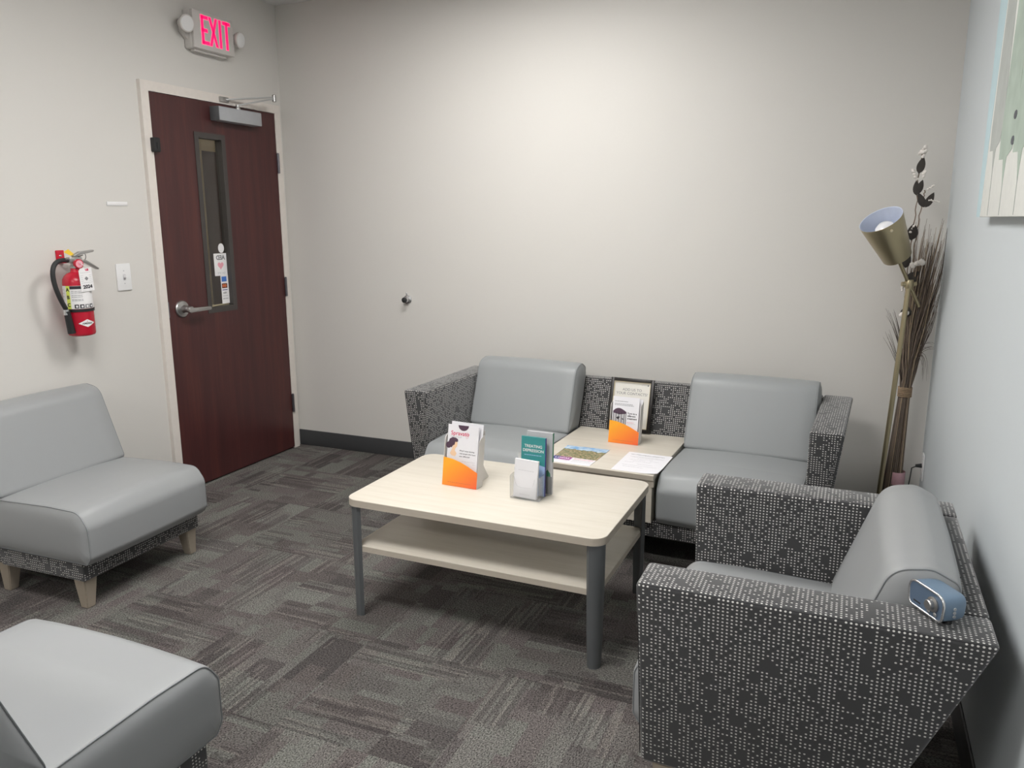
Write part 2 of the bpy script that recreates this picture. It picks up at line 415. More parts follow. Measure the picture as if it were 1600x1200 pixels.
hl = empty('corridor_fill', (-.75, -.75, H), 0, 'flat fill light added unseen in the corridor behind the maroon door', 'ceiling light')  # unseen lamp, added so the corridor behind the glass is not dark
box('diffuser', (-.25, -.25, -.03), (.25, .25, -.004), 'hall_fill', hl, .004); box('frame', (-.27, -.27, -.022), (.27, .27, 0), 'white_plastic', hl, .003)

bb = box('baseboard_back', (.0, -.008, 0), (W, 0, .1016), 'rubber_base', None, .003); bb['kind'] = 'structure'
bb = box('baseboard_left', (.0, REAR, 0), (.008, DY0-.052, .1016), 'rubber_base', None, .003); bb['kind'] = 'structure'
bb = box('baseboard_right', (W-.008, REAR, 0), (W, -.008, .1016), 'rubber_base', None, .003); bb['kind'] = 'structure'

# ---- the maroon door
d1 = empty('door_1', (0, 0, 0), 0, kind='structure')
LY0, LY1, LZ0, LZ1 = -.705, -.540, .962, 1.853     # glass opening
bm = bmesh.new()
o_ = .012
for lo, hi in (((-.024, DY0, .009), (.02, LY0-o_, DZ)), ((-.024, LY1+o_, .009), (.02, DY1, DZ)), ((-.024, LY0-o_, .009), (.02, LY1+o_, LZ0-o_)), ((-.024, LY0-o_, LZ1+o_), (.02, LY1+o_, DZ))): add_box(bm, lo, hi)
bmesh.ops.remove_doubles(bm, verts=bm.verts[:], dist=1e-5)
bm_obj('door_slab', bm, 'cherry', d1)
# steel frame (casing)
bm = bmesh.new()
for lo, hi in (((-.125, DY0-.05, 0), (.022, DY0-.003, DZ+.05)), ((-.125, DY1+.003, 0), (.022, DY1+.05, DZ+.05)), ((-.125, DY0-.003, DZ+.003), (.022, DY1+.003, DZ+.05))): add_box(bm, lo, hi)
df = bm_obj('door_frame', bm, 'trim_paint', d1)
box('door_stop_bead', (-.08, DY0-.003, 0), (-.03, DY0+.012, DZ), 'trim_paint', df); box('door_stop_bead', (-.08, DY1-.012, 0), (-.03, DY1+.003, DZ), 'trim_paint', df)
# vision panel
bm = bmesh.new(); e = .029
for lo, hi in (((-.027, LY0-e, LZ0-e), (.023, LY0, LZ1+e)), ((-.027, LY1, LZ0-e), (.023, LY1+e, LZ1+e)), ((-.027, LY0, LZ0-e), (.023, LY1, LZ0)), ((-.027, LY0, LZ1), (.023, LY1, LZ1+e))): add_box(bm, lo, hi)
bm_obj('vision_panel_frame', bm, 'frame_bronze', d1)
box('glazing_bead', (-.026, LY0, LZ0), (-.012, LY1, LZ0+.008), 'hall_trim', d1)
pn = box('pane', (-.010, LY0-.004, LZ0-.004), (-.004, LY1+.004, LZ1+.004), 'pane_glass', d1)
def side_xf(x, y, z): return T(x, y, z) @ Matrix(((0, 0, 1, 0), (1, 0, 0, 0), (0, 1, 0, 0), (0, 0, 0, 1)))   # print plane on a wall facing +x: local x -> +y, y -> z
def sticker(name, y0, y1, z0, z1, mat, off=0, par=None):
    return box(name, (-.0038+off, y0, z0), (-.0032+off, y1, z1), mat, par or pn)
prism('sticker', [(.0225*math.cos(t*PI/12), .026*math.sin(t*PI/12)) for t in range(24)], .0006, 'white_print', pn, side_xf(-.0038, -.577, 1.278))
sticker('sticker', -.638, -.542, 1.128, 1.250, 'white_print'); sticker('sticker', -.598, -.541, .972, 1.129, 'white_print')
mir = Matrix.Diagonal((-1, 1, 1, 1))
text('sticker_lettering', 'AED', .034, 'grey_print', pn, side_xf(-.003, -.588, 1.226) @ mir, bold=.0012)
text('sticker_lettering', 'ON SITE', .016, 'pale_grey_print', pn, side_xf(-.003, -.588, 1.141) @ mir)
hp = []
for i in range(28):
    t = 2*PI*i/28; hp.append((.0014*16*math.sin(t)**3, .0014*(13*math.cos(t)-5*math.cos(2*t)-2*math.cos(3*t)-math.cos(4*t))))
prism('sticker_heart', hp, .0005, 'pink_print', pn, side_xf(-.0032, -.59, 1.184))
sticker('card_mark', -.592, -.554, 1.094, 1.122, 'blue_print', .0006); sticker('card_mark', -.592, -.552, 1.058, 1.084, 'brown_print', .0006); sticker('card_mark', -.590, -.552, 1.046, 1.050, 'navy_print', .0006)
for dy in (-.581, -.567): prism('card_mark', [(.009*math.cos(t*PI/8), .009*math.sin(t*PI/8)) for t in range(16)], .0005, 'orange_print', pn, side_xf(-.0026 if dy < -.575 else -.0024, dy, 1.071))
text('sticker_lettering', 'VISA', .014, 'dark_print', pn, side_xf(-.003, -.572, 1.031) @ mir); sticker('card_mark', -.590, -.552, 1.014, 1.0155, 'grey_print', .0006)
text('sticker_lettering', 'DISCOVER', .0085, 'grey_print', pn, side_xf(-.003, -.571, .999) @ mir)
# hinges
for z in (1.759, 1.028, .295):
    hg = box('hinge', (.016, DY1-.002, z-.055), (.024, DY1+.014, z+.055), 'hinge_steel', d1, .001)
    lathe('knuckle', [(0, -.057), (.0075, -.057), (.0075, -.02), (.0068, -.0195), (.0075, -.019), (.0075, .019), (.0068, .0195), (.0075, .02), (.0075, .057), (.004, .06), (0, .06)], 'hinge_steel', hg, T(.027, DY1+.004, z), 14)
# lever handle
rs = lathe('rose', [(0, .0), (.044, 0), (.044, .006), (.040, .011), (.030, .013), (.020, .016), (.016, .028), (.016, .05), (0, .05)], 'satin_steel', d1, axis_xf((.02, -.918, .977), (1, 0, 0)), 36)
bm = bmesh.new()
add_lathe(bm, [(0, .045), (.017, .045), (.0185, .052), (.0185, .066), (.015, .071), (0, .071)], axis_xf((.02, -.918, .977), (1, 0, 0)), 24)
bm_obj('lever_hub', bm, 'satin_steel', rs, True, 35)
prism('lever', round_poly([(-.015, -.012, .01), (.055, -.011, .02), (.138, -.009, .006), (.138, .009, .006), (.055, .011, .02), (-.015, .013, .01)]), .072, 'satin_steel', rs, side_xf(.02, -.918, .972), .002, .058)
box('latch_plate', (.016, DY0-.003, .94), (.0215, DY0+.004, 1.02), 'hinge_steel', d1)
# door contact at the latch side
dc = prism('door_contact', rrect(-1.022, 1.758, -.985, 1.826, .006, 3), .048, 'black_plastic', d1, side_xf(0, 0, 0), .002, .0205)
prism('contact_face', rrect(-1.008, 1.772, -.992, 1.805, .004, 3), .051, 'black_rubber', dc, side_xf(0, 0, 0), 0, .046)
# closer
cl = box('door_closer', (.021, -.606, 1.948), (.085, -.276, 2.020), 'alu_paint', d1, .004)
box('end_cap', (.0215, -.6085, 1.9485), (.084, -.605, 2.0195), 'steel_grey', cl, .001)
lathe('spindle', [(0, 0), (.014, 0), (.014, .012), (.010, .014), (.010, .03), (0, .03)], 'satin_steel', cl, T(.055, -.430, 2.018), 20)
A, B = Vector((.055, -.430, 2.045)), Vector((.150, -.238, 2.098)); Dv = Vector((.03, -.492, 2.068))
def bar(name, a, b, w, h, mat, parent):
    a = Vector(a); b = Vector(b); d = (b-a); L = d.length; xf = axis_xf(a, d)
    bm = bmesh.new(); add_box(bm, (-w/2, -h/2, 0), (w/2, h/2, L)); bmesh.ops.bevel(bm, geom=bm.edges[:], offset=min(w, h)*.2, segments=2, affect='EDGES'); bm.transform(xf)
    return bm_obj(name, bm, mat, parent, True, 35)
bar('closer_arm', A, B, .02, .008, 'satin_steel', cl); bar('closer_arm', B+Vector((0, 0, .008)), Dv, .015, .009, 'satin_steel', cl)
lathe('elbow', [(0, -.016), (.011, -.016), (.011, .018), (.008, .022), (0, .022)], 'satin_steel', cl, T(*B), 18)
box('arm_bracket', (.0225, -.535, 2.054), (.034, -.470, 2.080), 'satin_steel', cl, .002)

# ---- things on the left wall
ex = empty('exit_sign', (0, -.58, 2.382), 0, 'lit red EXIT sign with two round emergency lamps above the door', 'exit sign')
box('housing', (.0, -.146, -.094), (.05, .146, .094), 'sign_housing', ex, .008, 3)
fc = box('face_plate', (.05, -.144, -.092), (.066, .144, .092), 'sign_housing', ex, .004)
def letter_strokes(name, grow, mat, x):
    bm = bmesh.new(); g = grow
    def quad(pts): add_prism(bm, pts, .0014, side_xf(x, 0, 0))
    def rect(y0, y1, z0, z1): quad([(y0-g, z0-g), (y1+g, z0-g), (y1+g, z1+g), (y0-g, z1+g)])
    b, t, w = -.066, .072, .0155
    rect(-.089, -.089+w, b, t); rect(-.089, -.040, t-w, t); rect(-.089, -.047, .0-w*.4, .0+w*.6); rect(-.089, -.038, b, b+w)
    for s in (-1, 1):
        cx = -.005; quad([(cx+s*.023-w/2-g, t+g), (cx-s*.023-w/2-g, b-g), (cx-s*.023+w/2+g, b-g), (cx+s*.023+w/2+g, t+g)])
    rect(.036, .036+w, b, t); rect(.064, .118, t-w, t); rect(.091-w/2, .091+w/2, b, t)
    return bm_obj(name, bm, mat, fc)
letter_strokes('letter_glow', .0025, 'exit_halo', .0656); letter_strokes('lettering', 0, 'exit_red', .0664)
for s in (-1, 1):
    y = s*.182; h_ = lathe('lamp_head', [(0, 0), (.020, 0), (.024, .012), (.036, .03), (.042, .04), (.042, .052), (.039, .054), (0, .054)], 'sign_housing', ex, axis_xf((.022, y, .012-.004*s), (1, .15*s, -.12)), 28)
    lathe('lamp_lens', [(0, .0575), (.02, .0565), (.036, .054)], 'white_plastic', h_, axis_xf((.022, y, .012-.004*s), (1, .15*s, -.12)), 28)
    prism('lamp_arm', [(s*.135, -.06), (s*.182, -.022), (s*.186, .03), (s*.135, .075)] if s > 0 else [(-.135, .075), (-.186, .03), (-.182, -.022), (-.135, -.06)], .028, 'sign_housing', ex, side_xf(0, 0, 0), .003, .004)
box('bottom_cover', (.012, -.12, -.104), (.04, .11, -.09), 'sign_housing', ex, .003)

sw = empty('light_switch', (0, -1.241, 1.163), 0, 'white single toggle light switch plate between extinguisher and door', 'light switch')
box('wall_plate', (0, -.0405, -.064), (.007, .0405, .064), 'white_plastic', sw, .003, 3)
box('switch_surround', (.0068, -.0065, -.0135), (.0085, .0065, .0135), 'pale_grey_print', sw, .0005)
box('toggle', (.006, -.0045, -.004), (.022, .0045, .009), 'white_plastic', sw, .002, 2, None)
for z in (-.03, .03): lathe('screw', [(0, 0), (.0032, 0), (.0025, .0012), (0, .0014)], 'pale_grey_print', sw, axis_xf((.0068, 0, z), (1, 0, 0)), 12)
ws = empty('wall_label_strip', (0, -1.234, 1.5065), 0, 'small blank white plastic label strip on wall above light switch', 'label strip')
box('strip_back', (0, -.058, -.0095), (.003, .058, .0095), 'white_plastic', ws, .001); box('strip_face', (.0028, -.055, -.0068), (.0042, .055, .0068), 'white_print', ws, .0005)

# fire extinguisher
fe = empty('fire_extinguisher', (.088, -1.564, .93), 0, 'red fire extinguisher with black hose and 2024 tag hanging on wall', 'fire extinguisher')
RC = .056
cyl = lathe('cylinder', [(0, .004), (.04, .0), (.052, .004), (RC, .012), (RC, .232), (.054, .248), (.046, .263), (.034, .273), (.020, .279), (.017, .29), (.017, .30), (0, .30)], 'red_paint', fe, Matrix(), 48, 50)
lathe('label', [(RC+.0006, .122), (RC+.0006, .222)], 'white_print', fe, Matrix(), 40, 35, math.radians(-125), math.radians(75))
def on_cyl(ang, z, dr=.001): a = math.radians(ang); return T(0, 0, z) @ R(a, 'Z') @ T(RC+dr, 0, 0) @ Matrix(((0, 0, 1, 0), (1, 0, 0, 0), (0, 1, 0, 0), (0, 0, 0, 1)))
lathe('label_stripe', [(RC+.0009, .122), (RC+.0009, .222)], 'lime', fe, Matrix(), 6, 35, math.radians(-88), math.radians(-70))
lathe('label_header', [(RC+.001, .208), (RC+.001, .221)], 'dark_print', fe, Matrix(), 12, 35, math.radians(-69), math.radians(0))
for ch, z in (('A', .205), ('B', .172), ('C', .139)): text('label_lettering', ch, .021, 'dark_print', fe, on_cyl(-79, z, .0013), bold=.0008)
for ang in (-47, -26, -5, 16):
    box('label_pictogram', (-.0085, -.0085, 0), (.0085, .0085, .0004), 'dark_print' if ang != -5 else 'grey_print', fe, xf=on_cyl(ang, .133, .0012)); box('pictogram_mark', (-.003, -.005, 0), (.005, .004, .0004), 'white_print', fe, xf=on_cyl(ang, .133, .0017))
for k, z in enumerate((.199, .192, .181, .174, .163, .158)):
    for ang in (-56, -42, -28): lines('label_print', [(-.007, .005+.001*k, 0)], 'grey_print', fe, on_cyl(ang, z, .0013), .0018)
for z in (.205, .19, .175, .16, .145): lines('label_print', [(-.01, .008, 0)], 'pale_grey_print', fe, on_cyl(-105, z, .0013), .0022)
bm = bmesh.new(); add_prism(bm, [(-.036, 0), (0, -.017), (.036, 0), (0, .017)], .0005, Matrix())
def cylbend(o, ang, z, dr):
    for v in o.data.vertices:
        a = math.radians(ang)+v.co.x/RC; rr = RC+dr+v.co.z; v.co = (rr*math.cos(a), rr*math.sin(a), z+v.co.y)
bmesh.ops.subdivide_edges(bm, edges=bm.edges[:], cuts=4, use_grid_fill=True); lg = bm_obj('logo_diamond', bm, 'white_print', fe); cylbend(lg, -12, .058, .0006)
lt = text('logo_lettering', 'AMEREX', .011, 'dark_print', fe, Matrix(), bold=.0002); cylbend(lt, -12, .057, .0014)
lt = text('logo_lettering', 'E', .008, 'red_print', fe, Matrix()); cylbend(lt, -12, .066, .0014)
lathe('strap', [(RC+.0005, .109), (RC+.004, .109), (RC+.004, .121), (RC+.0005, .121)], 'black_plastic', fe, Matrix(), 40)
box('wall_bracket', (-.087, -.020, .315), (-.080, .020, .372), 'red_paint', fe, .003); lathe('bracket_screw', [(0, 0), (.006, 0), (.004, .003), (0, .0035)], 'chrome', fe, axis_xf((-.080, 0, .348), (1, 0, 0)), 14)
box('bracket_arm', (-.081, -.015, .317), (-.012, .015, .327), 'red_paint', fe, .002)
vb = lathe('valve', [(0, .296), (.019, .296), (.019, .306), (.015, .308), (.015, .334), (.011, .337), (0, .337)], 'satin_steel', fe, Matrix(), 24)
box('valve_block', (-.013, -.03, .318), (.013, .034, .343), 'satin_steel', vb, .004)
prism('carry_handle', round_poly([(.0, .338, .004), (.03, .352, .01), (.098, .364, .005), (.099, .372, .004), (.028, .366, .01), (-.004, .35, .004)]), .010, 'satin_steel', fe, side_xf(0, 0, 0), .002, -.010)
prism('squeeze_lever', round_poly([(.01, .325, .004), (.05, .318, .02), (.112, .283, .006), (.117, .290, .004), (.055, .329, .02), (.01, .335, .004)]), .010, 'satin_steel', fe, side_xf(0, 0, 0), .002, -.010)
gg = lathe('gauge', [(0, 0), (.021, 0), (.021, .010), (.019, .0125), (0, .0125)], 'red_paint', fe, axis_xf((.013, .006, .314), (1, -.1, 0)), 28)
lathe('gauge_dial', [(0, .0128), (.016, .0127)], 'pink_print', gg, axis_xf((.013, .006, .314), (1, -.1, 0)), 24); text('gauge_mark', 'U', .014, 'red_print', gg, axis_xf((.013, .006, .314), (1, -.1, 0)) @ T(0, 0, .0134))
rg_ = [(.004+.0*math.cos(t), .04+.018*math.cos(t), .345+.020*math.sin(t)) for t in [2*PI*i/20 for i in range(20)]]
tube('pull_ring', rg_, .0014, 'black_plastic', fe, 6, True)
tube('pull_pin', [(-.014, .03, .343), (.014, .036, .35)], .002, 'chrome', fe, 8)
prism('yellow_seal', [(-.036, .366), (-.012, .378), (.016, .352), (.010, .344), (-.010, .352)], .0012, 'yellow', fe, side_xf(-.012, 0, 0))
hp_ = []
for i in range(22):
    u = i/21; P0, P1, P2, P3 = Vector((0, -.03, .330)), Vector((.012, -.150, .352)), Vector((.018, -.128, .22)), Vector((.016, -.078, .125))
    hp_.append(P0*(1-u)**3+P1*3*u*(1-u)**2+P2*3*u*u*(1-u)+P3*u**3)
tube('hose_fitting', [(0, -.026, .331), (.003, -.048, .333)], .0085, 'chrome', fe, 14)
hs = tube('hose', hp_, .0098, 'black_rubber', fe, 14)
lathe('hose_ferrule', [(.0105, -.001), (.0118, 0), (.0118, .022), (.0105, .023)], 'chrome', hs, axis_xf((.016, -.077, .122), (0, .0, -1)), 18)
lathe('discharge_horn', [(0, 0), (.0135, 0), (.0135, .01), (.016, .09), (.0165, .098), (.014, .098), (0, .09)], 'black_plastic', hs, axis_xf((.016, -.075, .115), (0, .13, -1)), 22)
tgx = T(RC+.004, .004, .248) @ R(-.10, 'Z') @ R(.05, 'X') @ Matrix(((0, 0, 1, 0), (1, 0, 0, 0), (0, 1, 0, 0), (0, 0, 0, 1)))
tg = prism('inspection_tag', [(-.031, -.052), (.029, -.05), (.029, .050), (-.02, .050), (-.031, .040)], .0006, 'white_print', fe, tgx)
text('tag_lettering', '2024', .021, 'dark_print', tg, tgx @ T(0, -.032, .001), bold=.0009); text('tag_lettering', 'US', .012, 'red_print', tg, tgx @ T(.007, .041, .001), bold=.0008)
lines('tag_print', [(-.024, .024, .030), (-.026, -.013, .018), (.013, .026, .018), (-.026, -.013, .010), (.013, .026, .010), (-.026, -.013, .002), (.013, .026, .002), (-.026, -.013, -.006), (.013, .026, -.006), (-.026, .026, -.014), (-.024, .024, -.046)], 'pale_grey_print', tg, tgx @ T(0, 0, .0006))
prism('tag_emblem', [(-.009, .004), (0, -.005), (.009, .004), (0, .013)], .0005, 'grey_print', tg, tgx @ T(0, 0, .0006))
tube('tag_string', [(.012, .0, .334), (.03, .008, .316), (.052, .014, .302), (.061, .014, .296)], .0012, 'white_print', fe, 6)

# wall door stop on the back wall
dsx = axis_xf((.836, 0, .97), (0, -1, 0))
ds = empty('wall_door_stop', (0, 0, 0), 0, 'small round chrome door stop mounted on the back wall', 'door stop')
lathe('flange', [(0, 0), (.027, 0), (.027, .004), (.024, .008), (.017, .010), (.015, .024), (.0165, .026), (.0165, .036), (0, .036)], 'chrome', ds, dsx, 32)
lathe('rubber_bumper', [(.0165, .034), (.0155, .044), (.010, .048), (0, .049)], 'black_rubber', ds, dsx, 24)
lathe('hook_pin', [(0, 0), (.004, 0), (.004, .012), (.002, .015), (0, .015)], 'chrome', ds, axis_xf((.833, -.005, .996), (0, -.2, 1)), 12)

# ================================================================== upholstered seating
# local axes: x across, y depth (0 = front, + = back), z up
ARM_T, DEPTH, ARM_H, BASE_Z = .125, .715, .635, .115
SEAT_PROF = round_poly([(.59, .188, .0), (-.012, .186, .014), (-.034, .215, .03), (-.034, .335, .05), (.006, .394, .06), (.16, .398, .1), (.59, .384, .0)], 6)
SEAT_PROF_ARMED = [(y-.022 if y < .1 else y, z) for y, z in SEAT_PROF]      # seats between arms stand a little further forward
BACK_PROF = round_poly([(.405, .388, .018), (.556, .385, .014), (.650, .632, .02), (.662, .688, .03), (.600, .718, .05), (.520, .704, .10)], 10)
def cushion(name, prof, x0, x1, mat, parent, crown=.0, bulge=.010, er=.010):
    cxy = Vector((sum(p[0] for p in prof)/len(prof), sum(p[1] for p in prof)/len(prof)))
    size = max(max(p[0] for p in prof)-min(p[0] for p in prof), max(p[1] for p in prof)-min(p[1] for p in prof))/2
    Wd = x1-x0; bm = bmesh.new(); rings = []
    # outline normals for inset
    n = len(prof); nor = []
    for i in range(n):
        a = Vector(prof[i-1]); b = Vector(prof[(i+1) % n]); t = (b-a).normalized(); q = Vector((t.y, -t.x))
        if q.dot(Vector(prof[i])-cxy) < 0: q = -q
        nor.append(q)
    secs = [(0, er*.9), (er*.35, er*.3), (er, 0), (Wd*.12, -.002), (Wd*.3, -.004), (Wd*.5, -.005), (Wd*.7, -.004), (Wd*.88, -.002), (Wd-er, 0), (Wd-er*.35, er*.3), (Wd, er*.9)]
    for w, ins in secs:
        u = 2*w/Wd-1; cr = crown*(1-u*u)
        rings.append([bm.verts.new((x0+w, p[0]-q.x*ins, p[1]-q.y*ins+cr*max(0, q.y))) for p, q in zip(prof, nor)])
    for a, b in zip(rings[:-1], rings[1:]):
        for j in range(n): bm.faces.new((a[j], a[(j+1) % n], b[(j+1) % n], b[j]))
    for ring, sgn in ((rings[0], -1), (rings[-1], 1)):       # puffed side panels
        prev = ring
        for f, bl in ((.88, .55), (.65, .9), (.35, 1.0)):
            cur = [bm.verts.new((v.co.x if False else ring[0].co.x+sgn*bulge*bl, cxy.x+(v.co.y-cxy.x)*f, cxy.y+(v.co.z-cxy.y)*f)) for v in ring]
            for j in range(n): bm.faces.new((prev[j], prev[(j+1) % n], cur[(j+1) % n], cur[j]))
            prev = cur
        bm.faces.new(prev)
    o = bm_obj(name, bm, mat, parent, True, 60)
    for xx in (x0+er*.25, x1-er*.25):      # welt along each side panel
        bm = bmesh.new(); add_tube(bm, [(xx, p[0]-q.x*er*.35, p[1]-q.y*er*.35) for p, q in zip(prof, nor)], .0020, 6, False, True)
        bm_obj('piping', bm, 'piping', o, True)
    return o
def prism_yz(name, poly, x0, x1, mat, parent, bev=.012):
    """(y, z) outline extruded across x"""
    bm = bmesh.new(); add_prism(bm, poly, x1, Matrix(), x0)
    bmesh.ops.recalc_face_normals(bm, faces=bm.faces[:])
    if bev: bmesh.ops.bevel(bm, geom=[e for e in bm.edges if e.calc_face_angle(0) > .3], offset=bev, segments=3, profile=.5, affect='EDGES')
    bm.transform(Matrix(((0, 0, 1, 0), (1, 0, 0, 0), (0, 1, 0, 0), (0, 0, 0, 1))))
    o = bm_obj(name, bm, mat, parent, True, 40)
    return box_uv(o) if mat == 'dot_fabric' else o
def leg(parent, x, y, sx, sy, h=BASE_Z):
    """square timber leg tapering to the foot on its outer... inner faces"""
    a, b = .029, .018; bm = bmesh.new(); v = []
    for z, s in ((h+.004, a), (0, b)):
        ox, oy = -sx*(a-b)*.5*(z == 0)*-1, -sy*(a-b)*.5*(z == 0)*-1
        v.append([bm.verts.new((x+ox+i*s, y+oy+j*s, z)) for i, j in ((-1, -1), (1, -1), (1, 1), (-1, 1))])
    bm.faces.new(v[0]); bm.faces.new(v[1][::-1])
    for j in range(4): bm.faces.new((v[0][j], v[0][(j+1) % 4], v[1][(j+1) % 4], v[1][j]))
    bmesh.ops.recalc_face_normals(bm, faces=bm.faces[:]); bmesh.ops.bevel(bm, geom=bm.edges[:], offset=.003, segments=2, affect='EDGES')
    return bm_obj('leg', bm, 'wood_leg', parent, True, 35)
RK = .39           # rake of the back, metres per metre of height
def rear(z): return DEPTH-(ARM_H-z)*RK
ARM_Z = .150
ARM_POLY = [(.012, ARM_Z), (0, ARM_H), (DEPTH, ARM_H), (rear(ARM_Z), ARM_Z)]
def arm(parent, x0, x1, out):
    """arm whose outer face flares out towards the top; out = -1 or 1"""
    o = prism_yz('arm', ARM_POLY, x0, x1, 'dot_fabric', parent, .011); mid = (x0+x1)/2
    def flare(z): return -out*.055*(ARM_H-z)/(ARM_H-ARM_Z)
    for v in o.data.vertices:
        if (v.co.x-mid)*out > 0: v.co.x += flare(v.co.z)
    for xx in (x0+.0045, x1-.0045):
        f = flare if (xx-mid)*out > 0 else (lambda z: 0)
        tube('seam', [(xx+f(ARM_Z+.02), .010, ARM_Z+.02), (xx, .005, ARM_H-.012), (xx, .014, ARM_H-.0035), (xx, DEPTH-.02, ARM_H-.0035)], .0012, 'seam', o, 5)
    return o
def back(parent, x0, x1):
    t = .055
    return prism_yz('back_frame', [(rear(BASE_Z)-t, BASE_Z), (DEPTH-t, ARM_H), (DEPTH-.001, ARM_H), (rear(BASE_Z)-.001, BASE_Z)], x0, x1, 'dot_fabric', parent, .010)
def rail(parent, x0, x1, f=.02): return prism_yz('seat_rail', [(f, BASE_Z), (f, .187), (rear(.15)-.056, .187), (rear(.15)-.07, BASE_Z)], x0, x1, 'dot_fabric', parent, .006)

# ---- sofa with built-in table
SW = 1.945
sofa = empty('sofa', (1.297, -.846, 0), -.040, 'grey two-seat lounge sofa with dotted charcoal arms and built-in middle table', 'sofa')
arm(sofa, 0, ARM_T, -1); arm(sofa, SW-ARM_T, SW, 1); back(sofa, ARM_T+.0005, SW-ARM_T-.0005); rail(sofa, ARM_T+.0005, SW-ARM_T-.0005, -.025)
S1, S2 = .690, 1.245
cushion('seat_cushion', SEAT_PROF_ARMED, ARM_T+.011, S1-.008, 'vinyl_cool', sofa, .006, .008); cushion('seat_cushion', SEAT_PROF_ARMED, S2+.008, SW-ARM_T-.011, 'vinyl_cool', sofa, .006, .008)
cushion('back_cushion', BACK_PROF, ARM_T+.011, S1-.008, 'vinyl_cool', sofa); cushion('back_cushion', BACK_PROF, S2+.008, SW-ARM_T-.011, 'vinyl_cool', sofa)
tt = prism('table_top', [(S1+.004, -.064), (S2-.004, -.064), (S2-.004, .563), (S1+.004, .563)], .398, 'laminate', sofa, Matrix(), .002, .376)
box('edge_band', (S1+.004, -.0652, .3765), (S2-.004, -.0636, .396), 'laminate_edge', tt)
prism('apron', [(S1+.004, -.058), (S2-.004, -.058), (S2-.004, -.04), (S1+.004, -.04)], .376, 'laminate_edge', sofa, Matrix(), 0, .345)
prism('front_panel', [(S1+.012, -.052), (S2-.012, -.052), (S2-.012, -.034), (S1+.012, -.034)], .346, 'laminate', sofa, Matrix(), 0, .188)
for x in (S1+.012, S2-.030): box('side_panel', (x, -.034, .188), (x+.018, .55, .376), 'laminate', sofa)
for x, sx in ((.086, -1), (SW-.086, 1), (S1+.28, 1)):
    for y, sy in ((.07, -1), (.46, 1)): leg(sofa, x, y, sx, sy, BASE_Z if sx == 1 and x < 1.2 else ARM_Z)

# ---- armchair by the right wall (faces -x)
AW = .85
ac = empty('armchair', (2.828, -1.562, 0), -PI/2-.006, 'grey vinyl armchair with dotted charcoal arms carrying a blue radio', 'armchair')
ac.scale = (1, .985, 1)
arm(ac, 0, ARM_T, -1); arm(ac, AW-ARM_T, AW, 1); back(ac, ARM_T+.0005, AW-ARM_T-.0005); rail(ac, ARM_T+.0005, AW-ARM_T-.0005, .008)
cushion('seat_cushion', SEAT_PROF, ARM_T+.011, AW-ARM_T-.011, 'vinyl', ac, .006, .008); cushion('back_cushion', BACK_PROF, ARM_T+.011, AW-ARM_T-.011, 'vinyl', ac)
for x, sx in ((.086, -1), (AW-.086, 1)):
    for y, sy in ((.07, -1), (.46, 1)): leg(ac, x, y, sx, sy, ARM_Z)

# ---- armless chairs
def armless(loc, rz, label):
    c = empty('armless_chair', loc, rz, label, 'chair'); w = .595
    cushion('seat_cushion', SEAT_PROF, 0, w, 'vinyl', c, .008, .012); cushion('back_cushion', BACK_PROF, 0.004, w-.004, 'vinyl', c)
    back(c, .012, w-.012); rail(c, .006, w-.006)
    for x, sx in ((.042, -1), (w-.042, 1)):
        for y, sy in ((.058, -1), (.46, 1)): leg(c, x, y, sx, sy)
    return c
armless((.708, -2.150, 0), PI/2+.030, 'grey armless lounge chair set against the left wall beside the door')
armless((1.868, -2.727, 0), PI, 'grey armless lounge chair standing out on the carpet facing the back wall')

# ================================================================== coffee table
ct = empty('coffee_table', (2.094, -1.497, 0), -.012, 'pale laminate coffee table with lower shelf and grey metal legs', 'coffee table')
def slab(name, hx, hy, r, z0, z1):
    o = prism(name, rrect(-hx, -hy, hx, hy, r, 8), z1, 'laminate', ct, Matrix(), .0015, z0)
    P = rrect(-hx-.0006, -hy-.0006, hx+.0006, hy+.0006, r, 8); bm = bmesh.new(); n = len(P)
    a = [bm.verts.new((x, y, z0+.001)) for x, y in P]; b = [bm.verts.new((x, y, z1-.002)) for x, y in P]
    for i in range(n): bm.faces.new((a[i], a[(i+1) % n], b[(i+1) % n], b[i]))
    bm_obj('edge_band', bm, 'laminate_edge', o, True, 60); return o
slab('table_top', .483, .303, .05, .428, .455); slab('shelf', .460, .283, .03, .252, .275)
for sx in (-1, 1):
    for sy in (-1, 1):       # curved plate following the rounded corner
        bm = bmesh.new(); rings = []
        for z, hw in ((.4275, .030), (.30, .029), (.12, .026), (.0, .022)):
            outer = []; inner = []
            for i in range(9):
                s = -1+2*i/8; t = s*hw
                bow = .012*(1-s*s)
                ux, uy = sx*.7071, sy*.7071; c0 = Vector((sx*.455, sy*.275))
                base = c0+Vector((-uy, ux))*t+Vector((ux, uy))*bow
                outer.append((*base, z)); inner.append((*(base-Vector((ux, uy))*.014), z))
            rings.append([bm.verts.new(p) for p in outer+inner[::-1]])
        for a, b in zip(rings[:-1], rings[1:]):
            for j in range(18): bm.faces.new((a[j], a[(j+1) % 18], b[(j+1) % 18], b[j]))
        bm.faces.new(rings[0]); bm.faces.new(rings[-1])
        lg = bm_obj('leg', bm, 'steel_grey', ct, True, 40)

